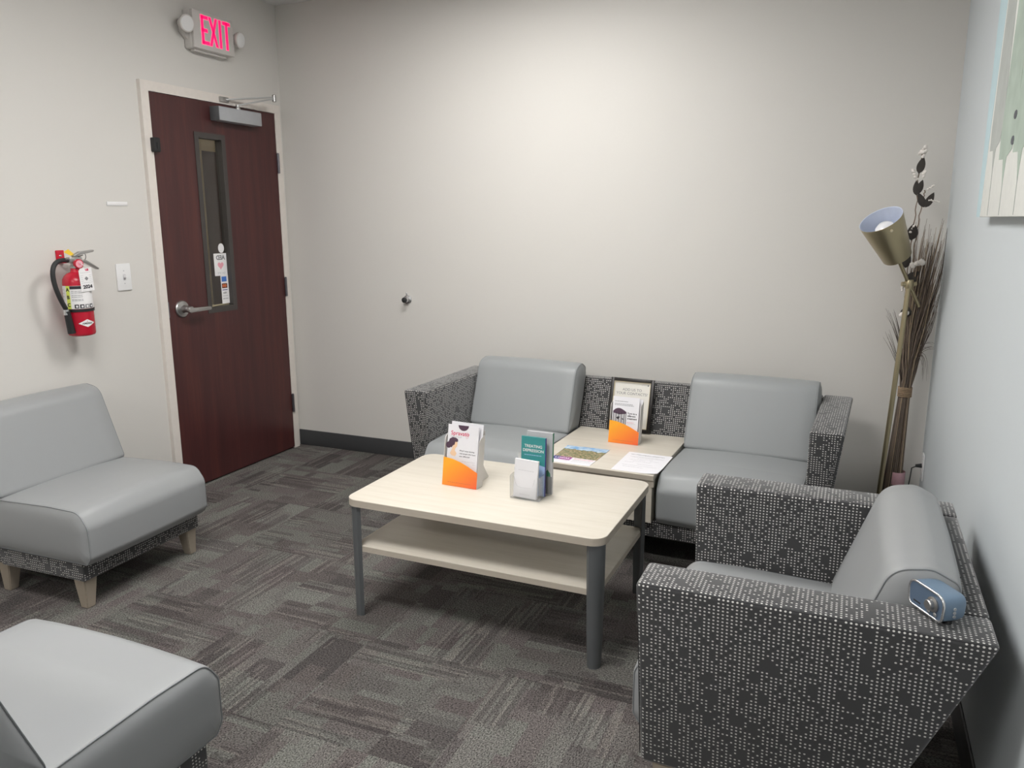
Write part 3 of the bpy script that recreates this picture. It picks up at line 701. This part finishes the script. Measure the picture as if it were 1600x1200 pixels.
# ================================================================== printed matter on the tables
def orange_holder(loc, rz, label, kind):
    """cardboard counter display leaning back on an easel; local y- is the front"""
    h = empty('brochure_holder', loc, rz, label, 'brochure holder', 'orange cardboard brochure holders')
    w, hh, dp, lean = .145, .215, .044, math.radians(9); tl_ = dp*math.tan(lean)
    tilt = R(-lean, 'X')
    fx = tilt @ FRONT
    curve = [(-w/2, .105), (-w*.25, .1015), (0, .092), (w*.2, .081), (w*.38, .068), (w/2, .060)]
    prism('front_panel', [(-w/2, 0), (w/2, 0)]+curve[::-1], .0016, 'orange_gradient_print', h, fx)
    lines('fine_print', [(-.05, .05, .014)], 'orange_print', h, fx @ T(0, 0, .0017), .0012)
    for s in (-1, 1):
        zf = .105 if s < 0 else .060
        side = round_poly([(0, 0, 0), (0, zf, .0), (-.002, .180, .016), (-dp, .205, .01), (-dp, tl_, 0)], 4)
        xf = tilt @ T(s*w/2, 0, 0) @ Matrix(((0, 0, 1, 0), (-1, 0, 0, 0), (0, 1, 0, 0), (0, 0, 0, 1)))
        prism('side_panel', side, .0007, 'card_white', h, xf, 0, -.0007)
    prism('back_panel', [(-w/2, tl_), (w/2, tl_), (w/2, hh), (-w/2, hh)], .0016, 'card_white', h, tilt @ T(0, dp, 0) @ FRONT)
    prism('base_panel', [(-w/2, .001), (w/2, .001), (w/2, dp), (-w/2, dp)], .0016, 'card_white', h)
    ez = [Vector((0, dp+.001, .13)), Vector((0, dp+.001, .01)), Vector((0, dp+.085, .004))]
    pts = [tilt @ ez[0], tilt @ ez[1], Vector((0, dp+.105, .0012))]
    for sx in (-.045, .045):
        bm = bmesh.new()
        a = [bm.verts.new((sx-.0008, p.y, p.z)) for p in pts]; b = [bm.verts.new((sx+.0008, p.y, p.z)) for p in pts]
        bm.faces.new(a); bm.faces.new(b[::-1])
        for i in range(3): bm.faces.new((a[i], a[(i+1) % 3], b[(i+1) % 3], b[i]))
        bm_obj('easel_flap', bm, 'card_white', h)
    # the brochures standing in it
    def card(dy, z0, cw, chh, lab, sh=0, rot=0):
        xf = T(*loc) @ R(rz, 'Z') @ tilt @ T(sh, dy, z0) @ FRONT @ R(rot, 'Z')
        o = prism('brochure', [(-cw/2, 0), (cw/2, 0), (cw/2, chh), (-cw/2, chh)], .0022, 'paper', None, xf)
        return tag(o, lab[0], 'brochure'), xf
    return h, card
h1, card1 = orange_holder((1.936, -1.530, .4555), -.045, 'orange and white cardboard brochure holder standing on the coffee table', 0)
b_, _ = card1(.028, .0062, .134, .232, ('white brochure at the back of the orange holder on the coffee table',), .004, -.01)
b1, x1 = card1(.014, .0062, .130, .222, ('white brochure with woman\'s head drawing in orange holder on coffee table',), -.002, .0)
# print on the first brochure
pf = x1 @ T(0, 0, .0023)
text('title_lettering', 'Spravato', .022, 'red_print', b1, pf @ T(-.052, .190, 0), 'LEFT', bold=.0002)
text('subtitle_lettering', 'TREATMENT', .0085, 'pale_grey_print', b1, pf @ T(-.053, .176, 0), 'LEFT'); lines('fine_print', [(-.053, -.03, .169)], 'pale_grey_print', b1, pf, .0014)
tube('title_emblem', [pf @ Vector((.017+.005*math.sin(t), .186+.011*math.cos(t), .0004)) for t in [2*PI*i/14 for i in range(14)]], .0006, 'pink_print', b1, 5, True)
prism('notch', [(-.022, .2218)]+[(-.0+.022*math.cos(PI+PI*i/12), .2218+.020*math.sin(PI+PI*i/12)) for i in range(1, 12)]+[(.022, .2218)], .0005, 'plum_print', b1, pf)
def blob(cx, cy, rx, ry, n=18): return [(cx+rx*math.cos(2*PI*i/n), cy+ry*math.sin(2*PI*i/n)) for i in range(n)]
prism('portrait_neck', [(-.052, .086), (-.045, .079), (-.030, .076), (-.024, .088), (-.032, .098), (-.029, .112), (-.042, .110), (-.046, .098)], .0004, 'skin_print', b1, pf @ T(0, .027, 0))
prism('portrait_face', [(-.044, .140), (-.026, .140), (-.022, .128), (-.0235, .114), (-.030, .106), (-.040, .108), (-.044, .122)], .0006, 'skin_print', b1, pf @ T(0, .027, 0))
prism('portrait_hair', [(-.060, .128), (-.056, .140), (-.044, .147), (-.030, .146), (-.021, .141), (-.020, .133), (-.027, .130), (-.031, .132), (-.034, .120), (-.041, .116), (-.046, .108), (-.056, .112)], .0008, 'plum_print', b1, pf @ T(0, .027, 0))
prism('portrait_bun', blob(-.059, .117, .0115, .012), .0009, 'plum_print', b1, pf @ T(0, .027, 0))
for i, s in enumerate(("Won't stop wanting", 'real people who have', 'care different?')): text('caption_lettering', s, .0078, 'dark_print', b1, pf @ T(-.012, .127-.0105*i, 0), 'LEFT')
lines('fine_print', [(.0, .055, .088), (.045, .058, .08)], 'pale_grey_print', b1, pf, .0010)
h2, card2 = orange_holder((2.295, -.548, .3985), -.055, 'orange and white cardboard brochure holder standing on the sofa table', 1)
b_, _ = card2(.028, .0062, .132, .205, ('white brochure at the back of the orange holder on the sofa table',), .006, -.01)
b2, x2 = card2(.014, .0062, .128, .212, ('white brochure with birdcage drawing in orange holder on sofa table',), -.002, .0)
pf = x2 @ T(0, 0, .0023)
lines('fine_print', [(-.055, .010, .190), (-.055, .035, .178), (-.055, .038, .172)], 'grey_print', b2, pf, .0022)
dome = [(-.060+.064*i/14, .142+.016*math.sin(PI*(i/14)**.8)) for i in range(15)]
prism('cage_body', [(-.060, .06), (.004, .06), (.004, .142), (-.060, .142)], .0003, 'pale_grey_print', b2, pf)
prism('cage_roof', dome+[(.004, .134), (-.028, .128), (-.060, .134)], .0008, 'plum_print', b2, pf)
for x in (-.059, -.046, -.033, -.020, -.007, .0025): box('cage_bar', (x, .06, .0003), (x+.0022, .140, .0009), 'dark_print', b2, xf=pf)
prism('cage_figure', [(-.044, .112), (-.036, .118), (-.026, .117), (-.030, .110), (-.034, .104), (-.040, .108)], .001, 'dark_print', b2, pf); prism('cage_bird', [(-.016, .113), (-.008, .108), (-.010, .104), (-.016, .107)], .001, 'dark_print', b2, pf)
for i, s in enumerate(('Turn to a', 'different', 'treatment')): text('caption_lettering', s, .0115, 'dark_print', b2, pf @ T(.010, .136-.012*i, 0), 'LEFT', bold=.0003)
lines('fine_print', [(.010, .042, .094)], 'pink_print', b2, pf, .0025); lines('fine_print', [(.010, .050, .088)], 'pale_grey_print', b2, pf, .0014)

# framed notice leaning on the sofa back
FRX = T(2.262, -.325, .3985) @ R(-.045, 'Z') @ R(-math.radians(15), 'X') @ FRONT
pf_ = empty('picture_frame', (0, 0, 0), 0, 'black framed ADD US TO YOUR CONTACTS notice leaning on the sofa back', 'picture frame'); pf_.matrix_world = FRX
fw_, fh_ = .110, .262
for n_, lo, hi in (('frame_side', (-fw_, 0, 0), (-fw_+.017, fh_, .016)), ('frame_side', (fw_-.017, 0, 0), (fw_, fh_, .016)), ('frame_side', (-fw_+.017, 0, 0), (fw_-.017, .017, .016)), ('frame_side', (-fw_+.017, fh_-.017, 0), (fw_-.017, fh_, .016))): box(n_, lo, hi, 'dark_wood', pf_, .002)
bm = bmesh.new(); i0, j0, g_ = fw_-.017, .017, .003
for lo, hi in (((-i0, j0, .004), (-i0+g_, fh_-j0, .013)), ((i0-g_, j0, .004), (i0, fh_-j0, .013)), ((-i0, j0, .004), (i0, j0+g_, .013)), ((-i0, fh_-j0-g_, .004), (i0, fh_-j0, .013))): add_box(bm, lo, hi)
bm_obj('gold_lip', bm, 'gold_line', pf_)
box('notice', (-i0, j0, .002), (i0, fh_-j0, .006), 'pic_paper', pf_)
for i, s in enumerate(('ADD US TO', 'YOUR CONTACTS!')): text('notice_lettering', s, .0185, 'grey_print', pf_, T(0, .205-.019*i, .0064), sx=1.0)
lines('notice_print', [(.045, .075, .232)], 'pale_grey_print', pf_, T(0, 0, .0062), .002); prism('notice_emblem', blob(.079, .232, .004, .004, 12), .0004, 'grey_print', pf_, T(0, 0, .0062))
lines('notice_print', [(.0, .05, .155), (-.02, .068, .143), (.02, .068, .098), (-.01, .058, .09), (-.01, .045, .082), (-.06, -.02, .155), (-.06, -.02, .143)], 'grey_print', pf_, T(0, 0, .0062), .0026)

# flyer and sheet lying on the sofa table
fy = empty('flyer', (2.062, -.930, .3984), -.03, 'glossy flyer with hillside town photo and purple text lying on sofa table', 'flyer')
prism('sheet', [(0, 0), (.192, -.004), (.198, .262), (-.004, .258)], .0012, 'paper', fy)
prism('photo', [(.0, .085), (.196, .082), (.198, .261), (-.003, .257)], .0016, 'hillside_photo_print', fy, Matrix(), 0, .0011)
prism('colour_block', [(.002, .042), (.085, .040), (.086, .082), (.001, .084)], .0016, 'magenta_print', fy, Matrix(), 0, .0011); prism('colour_block', [(.002, .042), (.034, .041), (.030, .083), (.001, .084)], .0019, 'navy_print', fy, Matrix(), 0, .0011)
text('flyer_lettering', 'LOCAL', .022, 'white_print', fy, T(.046, .062, .002), bold=.0004)
lines('flyer_print', [(.098, .186, .072), (.098, .186, .064)], 'pink_print', fy, T(0, 0, .0013), .003); lines('flyer_print', [(.098, .18, .052), (.098, .18, .044), (.01, .08, .028), (.098, .186, .028)], 'pale_grey_print', fy, T(0, 0, .0013), .0025)
sh = empty('paper_sheet', (2.350, -.941, .3984), -.04, 'white sheet of printed text lying on the sofa table beside the seat', 'paper sheet')
bm = bmesh.new(); nx, ny = 8, 8; L2 = []
for dz in (.0, .0005):
    G = []
    for i in range(nx+1):
        for j in range(ny+1):
            u, v = i/nx, j/ny; z = .0004+dz+.007*max(0, u-.6)**2*6*max(0, .35-v)/.35
            G.append(bm.verts.new((u*.198-.004*v, v*.277, z)))
    L2.append(G); 
    for i in range(nx):
        for j in range(ny): bm.faces.new((G[i*(ny+1)+j], G[(i+1)*(ny+1)+j], G[(i+1)*(ny+1)+j+1], G[i*(ny+1)+j+1]))
rim = [i*(ny+1) for i in range(nx+1)]+[nx*(ny+1)+j for j in range(1, ny+1)]+[i*(ny+1)+ny for i in range(nx-1, -1, -1)]+[j for j in range(ny-1, 0, -1)]
for a, b in zip(rim, rim[1:]+rim[:1]): bm.faces.new((L2[0][a], L2[0][b], L2[1][b], L2[1][a]))
bm_obj('sheet', bm, 'paper', sh, True, 40)
text('sheet_heading', 'NEW APPOINTMENTS & INFORMATION', .0085, 'grey_print', sh, T(.09, .245, .0012))
lines('sheet_print', [(.05, .14, .234), (.02, .175, .215), (.03, .17, .206), (.06, .13, .187), (.03, .10, .168), (.12, .16, .168), (.05, .13, .147), (.02, .06, .13), (.08, .15, .112), (.02, .17, .088), (.03, .12, .066)], 'pale_grey_print', sh, T(0, 0, .0010), .0026)

# clear acrylic holder with pamphlets and cards on the coffee table
AH = (2.212, -1.568, .4555)
ah = empty('acrylic_holder', AH, -.04, 'clear two-pocket acrylic leaflet holder standing on the coffee table', 'leaflet holder')
w = .056
def aplate(name, pts, t, xf): return prism(name, pts, t, 'acrylic', ah, xf)
th = .0025
box('base_plate', (-w, 0, 0), (w, .105, .003), 'acrylic', ah, .0008)
prism('front_lip', round_poly([(-w, .003, 0), (w, .003, 0), (w, .085, .004), (w*.72, .085, .01), (w*.55, .045, .02), (-w*.55, .045, .02), (-w*.72, .085, .01), (-w, .085, .004)], 4), th, 'acrylic', ah, T(0, .003, 0) @ FRONT)
box('divider', (-w+th, .034, .003), (w-th, .034+th, .105), 'acrylic', ah); box('divider', (-w+th, .066, .003), (w-th, .066+th, .150), 'acrylic', ah); box('back_plate', (-w+th, .1, .003), (w-th, .1+th, .185), 'acrylic', ah)
for s in (-1, 1):
    prism('side_plate', round_poly([(0.004, .003, 0), (.102, .003, 0), (.102, .10, .01), (.06, .088, .02), (.004, .085, .006)], 4), th, 'acrylic', ah, T(s*w-(th if s > 0 else 0), 0, 0) @ Matrix(((0, 0, 1, 0), (1, 0, 0, 0), (0, 1, 0, 0), (0, 0, 0, 1))))
AX = T(*AH) @ R(-.04, 'Z')
def leaflet(name, x0, x1, y, z0, hgt, lean, mat, label, cat, t=.003, grp=None, rot=0):
    xf = AX @ T((x0+x1)/2, y, z0) @ R(-lean, 'X') @ FRONT @ R(rot, 'Z'); hw = (x1-x0)/2
    o = prism(name, [(-hw, 0), (hw, 0), (hw, hgt), (-hw, hgt)], t, mat, None, xf); tag(o, label, cat, grp); return o, xf @ T(0, 0, t)
cs, cx_ = leaflet('card_stack', -.047, .043, .018, .004, .138, .07, 'paper', 'stack of blank white cards in front pocket of acrylic holder', 'cards', .010, None, -.03)
lines('card_print', [(-.02, .02, .012), (-.03, .03, .1)], 'pale_grey_print', cs, cx_, .001)
tp, tx = leaflet('pamphlet', -.037, .056, .058, .004, .212, .05, 'teal_print', 'teal TREATING DEPRESSION pamphlet standing in the acrylic holder', 'pamphlet', .008)
for i, s in enumerate(('TREATING', 'DEPRESSION')): text('title_lettering', s, .0145, 'white_print', tp, tx @ T(0, .178-.016*i, 0), bold=.0002)
lines('fine_print', [(-.034, .034, .146)], 'lightblue_print', tp, tx, .002)
prism('colour_band', [(-.0462, 0), (.0462, 0), (.0462, .108), (-.0462, .128)], .0005, 'lightblue_print', tp, tx)
prism('page_edge', [(.0458, 0), (.0472, 0), (.0472, .212), (.0458, .212)], .0001, 'navy_print', tp, tx, 0, -.0078)
gp, gx = leaflet('pamphlet', -.028, .072, .090, .004, .225, .04, 'pale_grey_print', 'pale grey pamphlet behind the teal pamphlet in the acrylic holder', 'pamphlet', .010)
prism('colour_band', [(-.0498, 0), (.0498, 0), (.0498, .066), (-.0498, .066)], .0005, 'grey_print', gp, gx); prism('emblem', [(.02, .066), (.044, .066), (.042, .078), (.032, .09), (.022, .078)], .0006, 'green_print', gp, gx)
prism('green_edge', [(.0496, .12), (.0508, .12), (.0508, .225), (.0496, .225)], .0002, 'green_print', gp, gx, 0, -.0098)

# ================================================================== corner: lamp, dried reeds, outlet
lampJ = Vector((3.447, -.235, 1.150))
vd = (CAM-lampJ).normalized(); vr = Vector((0, 0, 1)).cross(vd).normalized(); vu = vd.cross(vr)
ax = (vr*-.37 + vu*.76 + vd*.53).normalized()
lp = empty('floor_lamp', (lampJ.x, lampJ.y, 0), 0, 'brass floor lamp with tilted cone shade beside the dried reeds', 'floor lamp')
def loc(p): return Vector(p)-Vector((lampJ.x, lampJ.y, 0))
J = loc(lampJ)
LB = Vector((-.045, 0, 0))
lathe('base', [(0, 0), (.095, 0), (.098, .006), (.095, .012), (.03, .018), (.014, .03), (0, .03)], 'brass', lp, T(*LB), 40)
tube('pole', [(LB.x, 0, .02), (0, 0, J.z-.0)], .0105, 'brass', lp, 16)
lathe('joint', [(0, -.018), (.016, -.018), (.019, -.008), (.019, .008), (.016, .018), (0, .018)], 'brass', lp, T(J.x, J.y, J.z), 20)
tube('clamp_knob', [J+rt*-.03, J+rt*.03], .010, 'brass', lp, 14)
tube('arm', [J-ax*.125, J+ax*.15], .0078, 'brass', lp, 14)
N0 = J+ax*.145; shx = axis_xf(N0, ax)
sp = [(0, 0), (.056, 0), (.058, .003), (.0865, .195), (.0855, .196)]
shd = lathe('lamp_shade', sp[:5], 'brass', lp, shx, 48)
lathe('shade_lining', [(0, .006), (.055, .006), (.0835, .1945), (.0862, .1958)], 'lamp_inner', shd, shx, 48)
lathe('bulb', [(0, .02), (.015, .02), (.018, .07), (.030, .095), (.039, .12), (.041, .137), (.036, .158), (.022, .170), (0, .174)], 'bulb', lp, shx, 32)
sd = (-up*.8+(-fw)*.3+rt*.35); sd = (sd-ax*sd.dot(ax)).normalized()
lathe('shade_screw', [(0, 0), (.006, 0), (.006, .004), (.004, .007), (0, .0075)], 'gold_line', shd, axis_xf(N0+ax*.172+sd*.0825, sd), 14)
cable = [loc((3.5855, -.100, .315)), loc((3.565, -.105, .315)), loc((3.54, -.12, .305)), loc((3.535, -.14, .26)), loc((3.52, -.16, .12)), loc((3.50, -.20, .02)), loc((3.48, -.22, .008))]
cb_ = tube('power_cord', cable[1:], .0028, 'black_plastic', lp, 8); tube('plug', [loc((3.5835, -.100, .315)), loc((3.556, -.107, .314))], [.011, .007], 'black_plastic', cb_, 12)
ol = empty('wall_outlet', (W, -.105, .312), 0, 'white wall outlet with the black lamp plug low on right wall', 'outlet')
box('wall_plate', (-.006, -.036, -.060), (0, .036, .060), 'white_plastic', ol, .002); 
for z in (.02, -.02): prism('socket', rrect(-.017, z-.014, .017, z+.014, .008, 4), .0012, 'white_print', ol, T(-.006, 0, 0) @ Matrix(((0, 0, -1, 0), (-1, 0, 0, 0), (0, 1, 0, 0), (0, 0, 0, 1))))

# dried reed bundle
rn = random.Random(11)
BX, BY = 3.476, -.125
rd = empty('dried_reed_bundle', (BX, BY, 0), 0, 'tall bundle of dried brown reeds and twigs tied with twine in the corner', 'dried plant')
def clampx(x): return min(x, W-.012-BX)
def clampy(y): return min(y, -.012-BY)
def reeds(name, n, mat, ztop, spread, shift, r0_, seed):
    r_ = random.Random(seed); bm = bmesh.new()
    for i in range(n):
        a = r_.uniform(0, 2*PI); q = math.sqrt(r_.random()); tieR = .022*q; bx, by = math.cos(a)*.046*q-.022, math.sin(a)*.030*q-.008
        zt = ztop*r_.uniform(.72, 1.0); sp_ = spread*r_.uniform(.3, 1); dx = math.cos(a)*sp_*q+shift*r_.uniform(.3, 1.3); dy = math.sin(a)*sp_*.7*q-.01
        pts = []
        for t in (0, .25, .5, .68):
            z = .68*t/.68; pts.append((bx+(math.cos(a)*tieR-bx)*t/.68+.004, by+(math.sin(a)*tieR-by)*t/.68, .004+z*.98))
        for k in (.25, .5, .75, 1.0):
            z = .67+(zt-.67)*k; wv = .006*math.sin(7*k+a*3)
            pts.append((clampx(math.cos(a)*tieR+dx*k**1.25+wv+.004), clampy(math.sin(a)*tieR+dy*k**1.25+wv), z))
        add_tube(bm, pts, [r0_, r0_, r0_, r0_, r0_*.9, r0_*.8, r0_*.6, r0_*.3], 5)
    o = bm_obj(name, bm, mat, rd, True); o['kind'] = 'stuff'; return o
reeds('dark_reeds', 95, 'reed_dark', 1.33, .045, .040, .0026, 1); reeds('brown_twigs', 110, 'twig', 1.43, .066, .042, .0019, 2); reeds('tan_reeds', 36, 'reed_tan', 1.40, .06, .030, .0022, 3)
bm = bmesh.new()
for i in range(7):
    z = .640+i*.0065+rn.uniform(-.001, .001); add_tube(bm, [(.004+.027*math.cos(t), .025*math.sin(t), z+.001*math.sin(3*t+i)) for t in [2*PI*j/20 for j in range(20)]], .0034, 6, False, True)
bm_obj('twine_wrap', bm, 'twine', rd, True)
lathe('paper_band', [(.0345, .225), (.0350, .226), (.0350, .285), (.0345, .286)], 'pink_paper', rd, T(.005, -.002, 0), 28)
# feathery grass sprays
bm = bmesh.new(); rs_ = random.Random(4)
def spray(base, tip, bow, n, spreadv):
    for i in range(n):
        p0 = Vector(base); p2 = Vector(tip)+Vector((rs_.uniform(-1, 1)*spreadv, rs_.uniform(-1, .2)*spreadv, rs_.uniform(-1, 1)*spreadv)); p1 = (p0+p2)/2+Vector(bow)*rs_.uniform(.5, 1.2)
        pts = []
        for k in range(7):
            u = k/6; p = p0*(1-u)**2+p1*2*u*(1-u)+p2*u*u; pts.append((clampx(p.x), clampy(p.y), p.z))
        add_tube(bm, pts, [.0016, .0015, .0013, .001, .0008, .0006, .0003], 4)
spray((-.012, -.01, .78), (-.09, -.05, 1.02), (.01, 0, .03), 9, .022); spray((-.012, -.01, .70), (-.085, -.05, .92), (.01, 0, .03), 7, .025)
spray((.03, -.01, .80), (.095, -.03, .88), (-.02, 0, .06), 8, .016); spray((.03, -.01, .82), (.075, -.05, .74), (.02, 0, .12), 6, .016); spray((.02, -.01, .75), (.085, -.03, 1.18), (.03, 0, -.02), 8, .03); spray((.03, 0, .9), (.10, -.02, 1.36), (.03, 0, 0), 10, .03)
g_ = bm_obj('grass_spray', bm, 'reed_dark', rd, True); g_['kind'] = 'stuff'
# two curly branches with dark leaves and white blossom
for pth in ([(-.01, -.03, .7), (-.03, -.035, 1.0), (-.035, -.04, 1.2), (-.028, -.04, 1.38), (-.026, -.045, 1.50), (-.030, -.04, 1.60), (-.022, -.04, 1.715)], [(.0, -.03, .7), (-.02, -.03, 1.05), (-.018, -.04, 1.3), (-.012, -.045, 1.42), (-.002, -.045, 1.52), (.002, -.045, 1.545)]):
    pts = []
    for i in range(len(pth)-1):
        for k in range(6):
            u = k/6; p = Vector(pth[i]).lerp(Vector(pth[i+1]), u); j = len(pts); pts.append(p+Vector((.0025*math.sin(j*1.9), .0025*math.cos(j*1.9), 0)))
    tube('branch', pts, .0026, 'twig', rd, 6)
def leafm(p, d, L, wdt, roll=0):
    bm = bmesh.new(); xf = T(*p) @ axis_xf((0, 0, 0), d, (0, 1, 0)) @ R(roll, 'Z'); k = 7; L_ = []; R_ = []; Cn = []
    for i in range(k+1):
        u = i/k; ww = wdt*math.sin(PI*u**.8)**.8 if 0 < u < 1 else .0004; zc = L*u
        L_.append(bm.verts.new(xf @ Vector((-ww, .004*u, zc)))); Cn.append(bm.verts.new(xf @ Vector((0, .006*u-.003, zc)))); R_.append(bm.verts.new(xf @ Vector((ww, .004*u, zc))))
    for i in range(k): bm.faces.new((L_[i], Cn[i], Cn[i+1], L_[i+1])); bm.faces.new((Cn[i], R_[i], R_[i+1], Cn[i+1]))
    bmesh.ops.solidify(bm, geom=bm.faces[:], thickness=.0008)
    return bm_obj('leaf', bm, 'leaf_dark', rd, True, 60)
for p, d, L, wd_ in (((-.030, -.05, 1.610), (.20, 0, 1), .070, .013), ((-.030, -.05, 1.520), (-.10, 0, 1), .062, .011), ((-.028, -.05, 1.525), (.28, 0, 1), .062, .011), ((.004, -.05, 1.470), (-.45, 0, 1), .068, .012), ((.008, -.05, 1.470), (.45, 0, 1), .068, .012),
                     ((-.034, -.05, 1.332), (.05, 0, 1), .070, .017), ((-.030, -.05, 1.335), (.12, -.2, 1), .062, .014), ((-.046, -.05, 1.215), (-.18, 0, 1), .062, .009), ((-.044, -.05, 1.215), (.20, 0, 1), .060, .010), ((-.04, -.05, 1.16), (.75, -.1, .6), .065, .014), ((-.035, -.055, 1.13), (.5, -.1, .7), .06, .014), ((-.03, -.05, 1.0), (.2, -.1, 1), .05, .018)):
    leafm(p, d, L, wd_*1.25)
def blossom(p, d, L, r_):
    bm = bmesh.new(); rb = random.Random(int(p[2]*1000)); d = Vector(d).normalized()
    for i in range(int(L/.006)):
        c = Vector(p)+d*(i*.006)+Vector((rb.uniform(-1, 1), rb.uniform(-1, 1), rb.uniform(-1, 1)))*r_*.35
        bmesh.ops.create_icosphere(bm, subdivisions=1, radius=r_*rb.uniform(.55, .9), matrix=T(*c))
    return bm_obj('blossom', bm, 'blossom', rd, True)
for p, d, L, r_ in (((-.030, -.05, 1.69), (.3, 0, .5), .028, .009), ((-.018, -.05, 1.68), (.15, 0, 1), .05, .008), ((-.035, -.05, 1.585), (-.5, 0, 1), .055, .007), ((-.015, -.05, 1.595), (.3, 0, 1), .03, .007), ((.012, -.05, 1.545), (.6, 0, .4), .03, .005), ((.02, -.055, 1.50), (1, 0, -.2), .045, .004), ((-.04, -.05, 1.37), (.3, 0, .6), .03, .006), ((-.046, -.05, 1.265), (.1, 0, 1), .05, .007), ((-.02, -.055, 1.225), (1, 0, .38), .058, .011), ((-.05, -.045, 1.12), (.1, 0, 1), .03, .006), ((-.046, -.055, 1.012), (1, 0, .3), .03, .010)):
    blossom(p, d, L, r_*1.45)

# ================================================================== radio on the armchair
RDX = T(3.420, -2.325, .6365) @ R(math.atan2(-.080, .052), 'Z')
ra = empty('radio', (0, 0, 0), 0, 'small blue retro radio speaker with chrome rim on the armchair arm', 'radio'); ra.matrix_world = RDX
outline = round_poly([(-.048, .008, .014), (.048, .008, .014), (.053, .062, .022), (-.053, .062, .022)], 6)
def radio_ring(y, s, bm): return [bm.verts.new((x*s, y, .035+(z-.035)*s)) for x, z in outline]
bm = bmesh.new(); rr = [radio_ring(y, s, bm) for y, s in ((-.022, .985), (-.015, 1.0), (.012, .99), (.026, .94), (.032, .86))]
for a, b in zip(rr[:-1], rr[1:]):
    for j in range(len(a)): bm.faces.new((a[j], a[(j+1) % len(a)], b[(j+1) % len(a)], b[j]))
bm.faces.new(rr[0]); bm.faces.new(rr[-1]); bm_obj('body', bm, 'radio_blue', ra, True, 40)
bm = bmesh.new(); add_tube(bm, [(x*.985, -.0225, .035+(z-.035)*.985) for x, z in outline], .0028, 8, False, True); bm_obj('chrome_rim', bm, 'chrome', ra, True)
fcx = T(0, -.0222, .035) @ FRONT
prism('front_panel', [(x*.95, (z-.035)*.95) for x, z in outline], .001, 'radio_face', ra, fcx)
kn = lathe('dial', [(0, .001), (.0155, .001), (.0155, .004), (.012, .0055), (.0105, .006), (.0105, .014), (.009, .0155), (0, .0155)], 'satin_steel', ra, fcx @ T(.022, .002, 0), 30)
for x, z in ((.012, -.0165), (.031, -.0165)): lathe('button', [(0, .001), (.0048, .001), (.0048, .003), (.003, .004), (0, .004)], 'chrome', ra, fcx @ T(x, z, 0), 18)
box('name_badge', (-.034, -.0165, .0008), (-.014, -.0135, .0018), 'dark_print', ra, .0003, 1, fcx)
for z in (-.008, 0, .008): lathe('side_button', [(0, 0), (.0036, 0), (.003, .0018), (0, .002)], 'alu_paint', ra, axis_xf((.0502, .002, .030+z), (1, 0, -.1)), 12)
for x in (-.032, .032): lathe('rubber_foot', [(0, -.001), (.008, -.001), (.008, .012), (0, .012)], 'black_rubber', ra, T(x, .005, 0), 14)

# ================================================================== canvas on the right wall
cv = empty('canvas_painting', (W, 0, 0), 0, 'large pale green abstract canvas painting on the right wall', 'painting')
CY0, CY1, CZ0, CZ1, CT = -2.20, -1.195, 1.428, 2.43, .036
box('canvas', (-CT, CY0, CZ0), (-.0005, CY1, CZ1), 'canvas_white', cv, .003)
CXF = Matrix(((0, 0, -1, -CT), (-1, 0, 0, CY1), (0, 1, 0, CZ0), (0, 0, 0, 1)))       # x from the edge near the corner, y up
rc = random.Random(8)
prism('blue_edge', [(.0, .0), (.07, .0), (.10, .3), (.14, .6), (.20, 1.0), (.0, 1.0)], .0004, 'canvas_blue', cv, CXF)
box('edge_wash', (-CT+.001, CY1-.0005, CZ0+.002), (-.001, CY1+.0006, CZ1-.002), 'canvas_blue', cv)
x = .12; k = 0
while x < .78:
    wd_ = rc.uniform(.18, .22); b = rc.uniform(.15, .19); tp_ = rc.uniform(.75, .98)
    poly = [(x, b+.06), (x+.008, b-.005), (x+wd_*.35, b-.008), (x+wd_*.5, b-.075), (x+wd_*.58, b-.005), (x+wd_*.9, b+.01), (x+wd_, b+.06), (x+wd_*.9, tp_), (x+wd_*.3, tp_)]
    prism('painted_trunk', poly, .0007+.0002*(k % 3), 'canvas_sage' if k % 3 else 'canvas_grey', cv, CXF)
    prism('painted_stem', [(x+wd_*.49, .004), (x+wd_*.51, .004), (x+wd_*.51, b-.06), (x+wd_*.49, b-.06)], .0006, 'canvas_line', cv, CXF)
    if k % 2: 
        for q in (b+.03, b+.09): prism('painted_mark', blob(x+wd_*.9, q, .022, .011, 9), .0016, 'canvas_dark', cv, CXF)
    x += wd_*.96; k += 1

# ================================================================== recessed ceiling lights (above the frame), plus an added rear fill
def troffer(x, y, lab, hx=.60, hy=.30):
    t = empty('ceiling_light', (x, y, ROOM_H), 0, lab, 'ceiling light', 'recessed ceiling lights')
    bm = bmesh.new(); e_ = .028
    for lo, hi in (((-hx-e_, -hy-e_, -.012), (-hx, hy+e_, -.0005)), ((hx, -hy-e_, -.012), (hx+e_, hy+e_, -.0005)), ((-hx, -hy-e_, -.012), (hx, -hy, -.0005)), ((-hx, hy, -.012), (hx, hy+e_, -.0005))): add_box(bm, lo, hi)
    bm_obj('frame', bm, 'white_plastic', t); box('diffuser', (-hx, -hy, -.006), (hx, hy, -.001), 'panel_light', t)
troffer(1.78, -1.15, 'flat white ceiling light panel over the sofa', .45, .30); troffer(1.78, -2.85, 'flat white ceiling light panel over the chairs'); troffer(1.78, -5.30, 'flat white fill light panel added unseen at the rear of the room')  # last panel is an added fill for upright faces turned to the camera
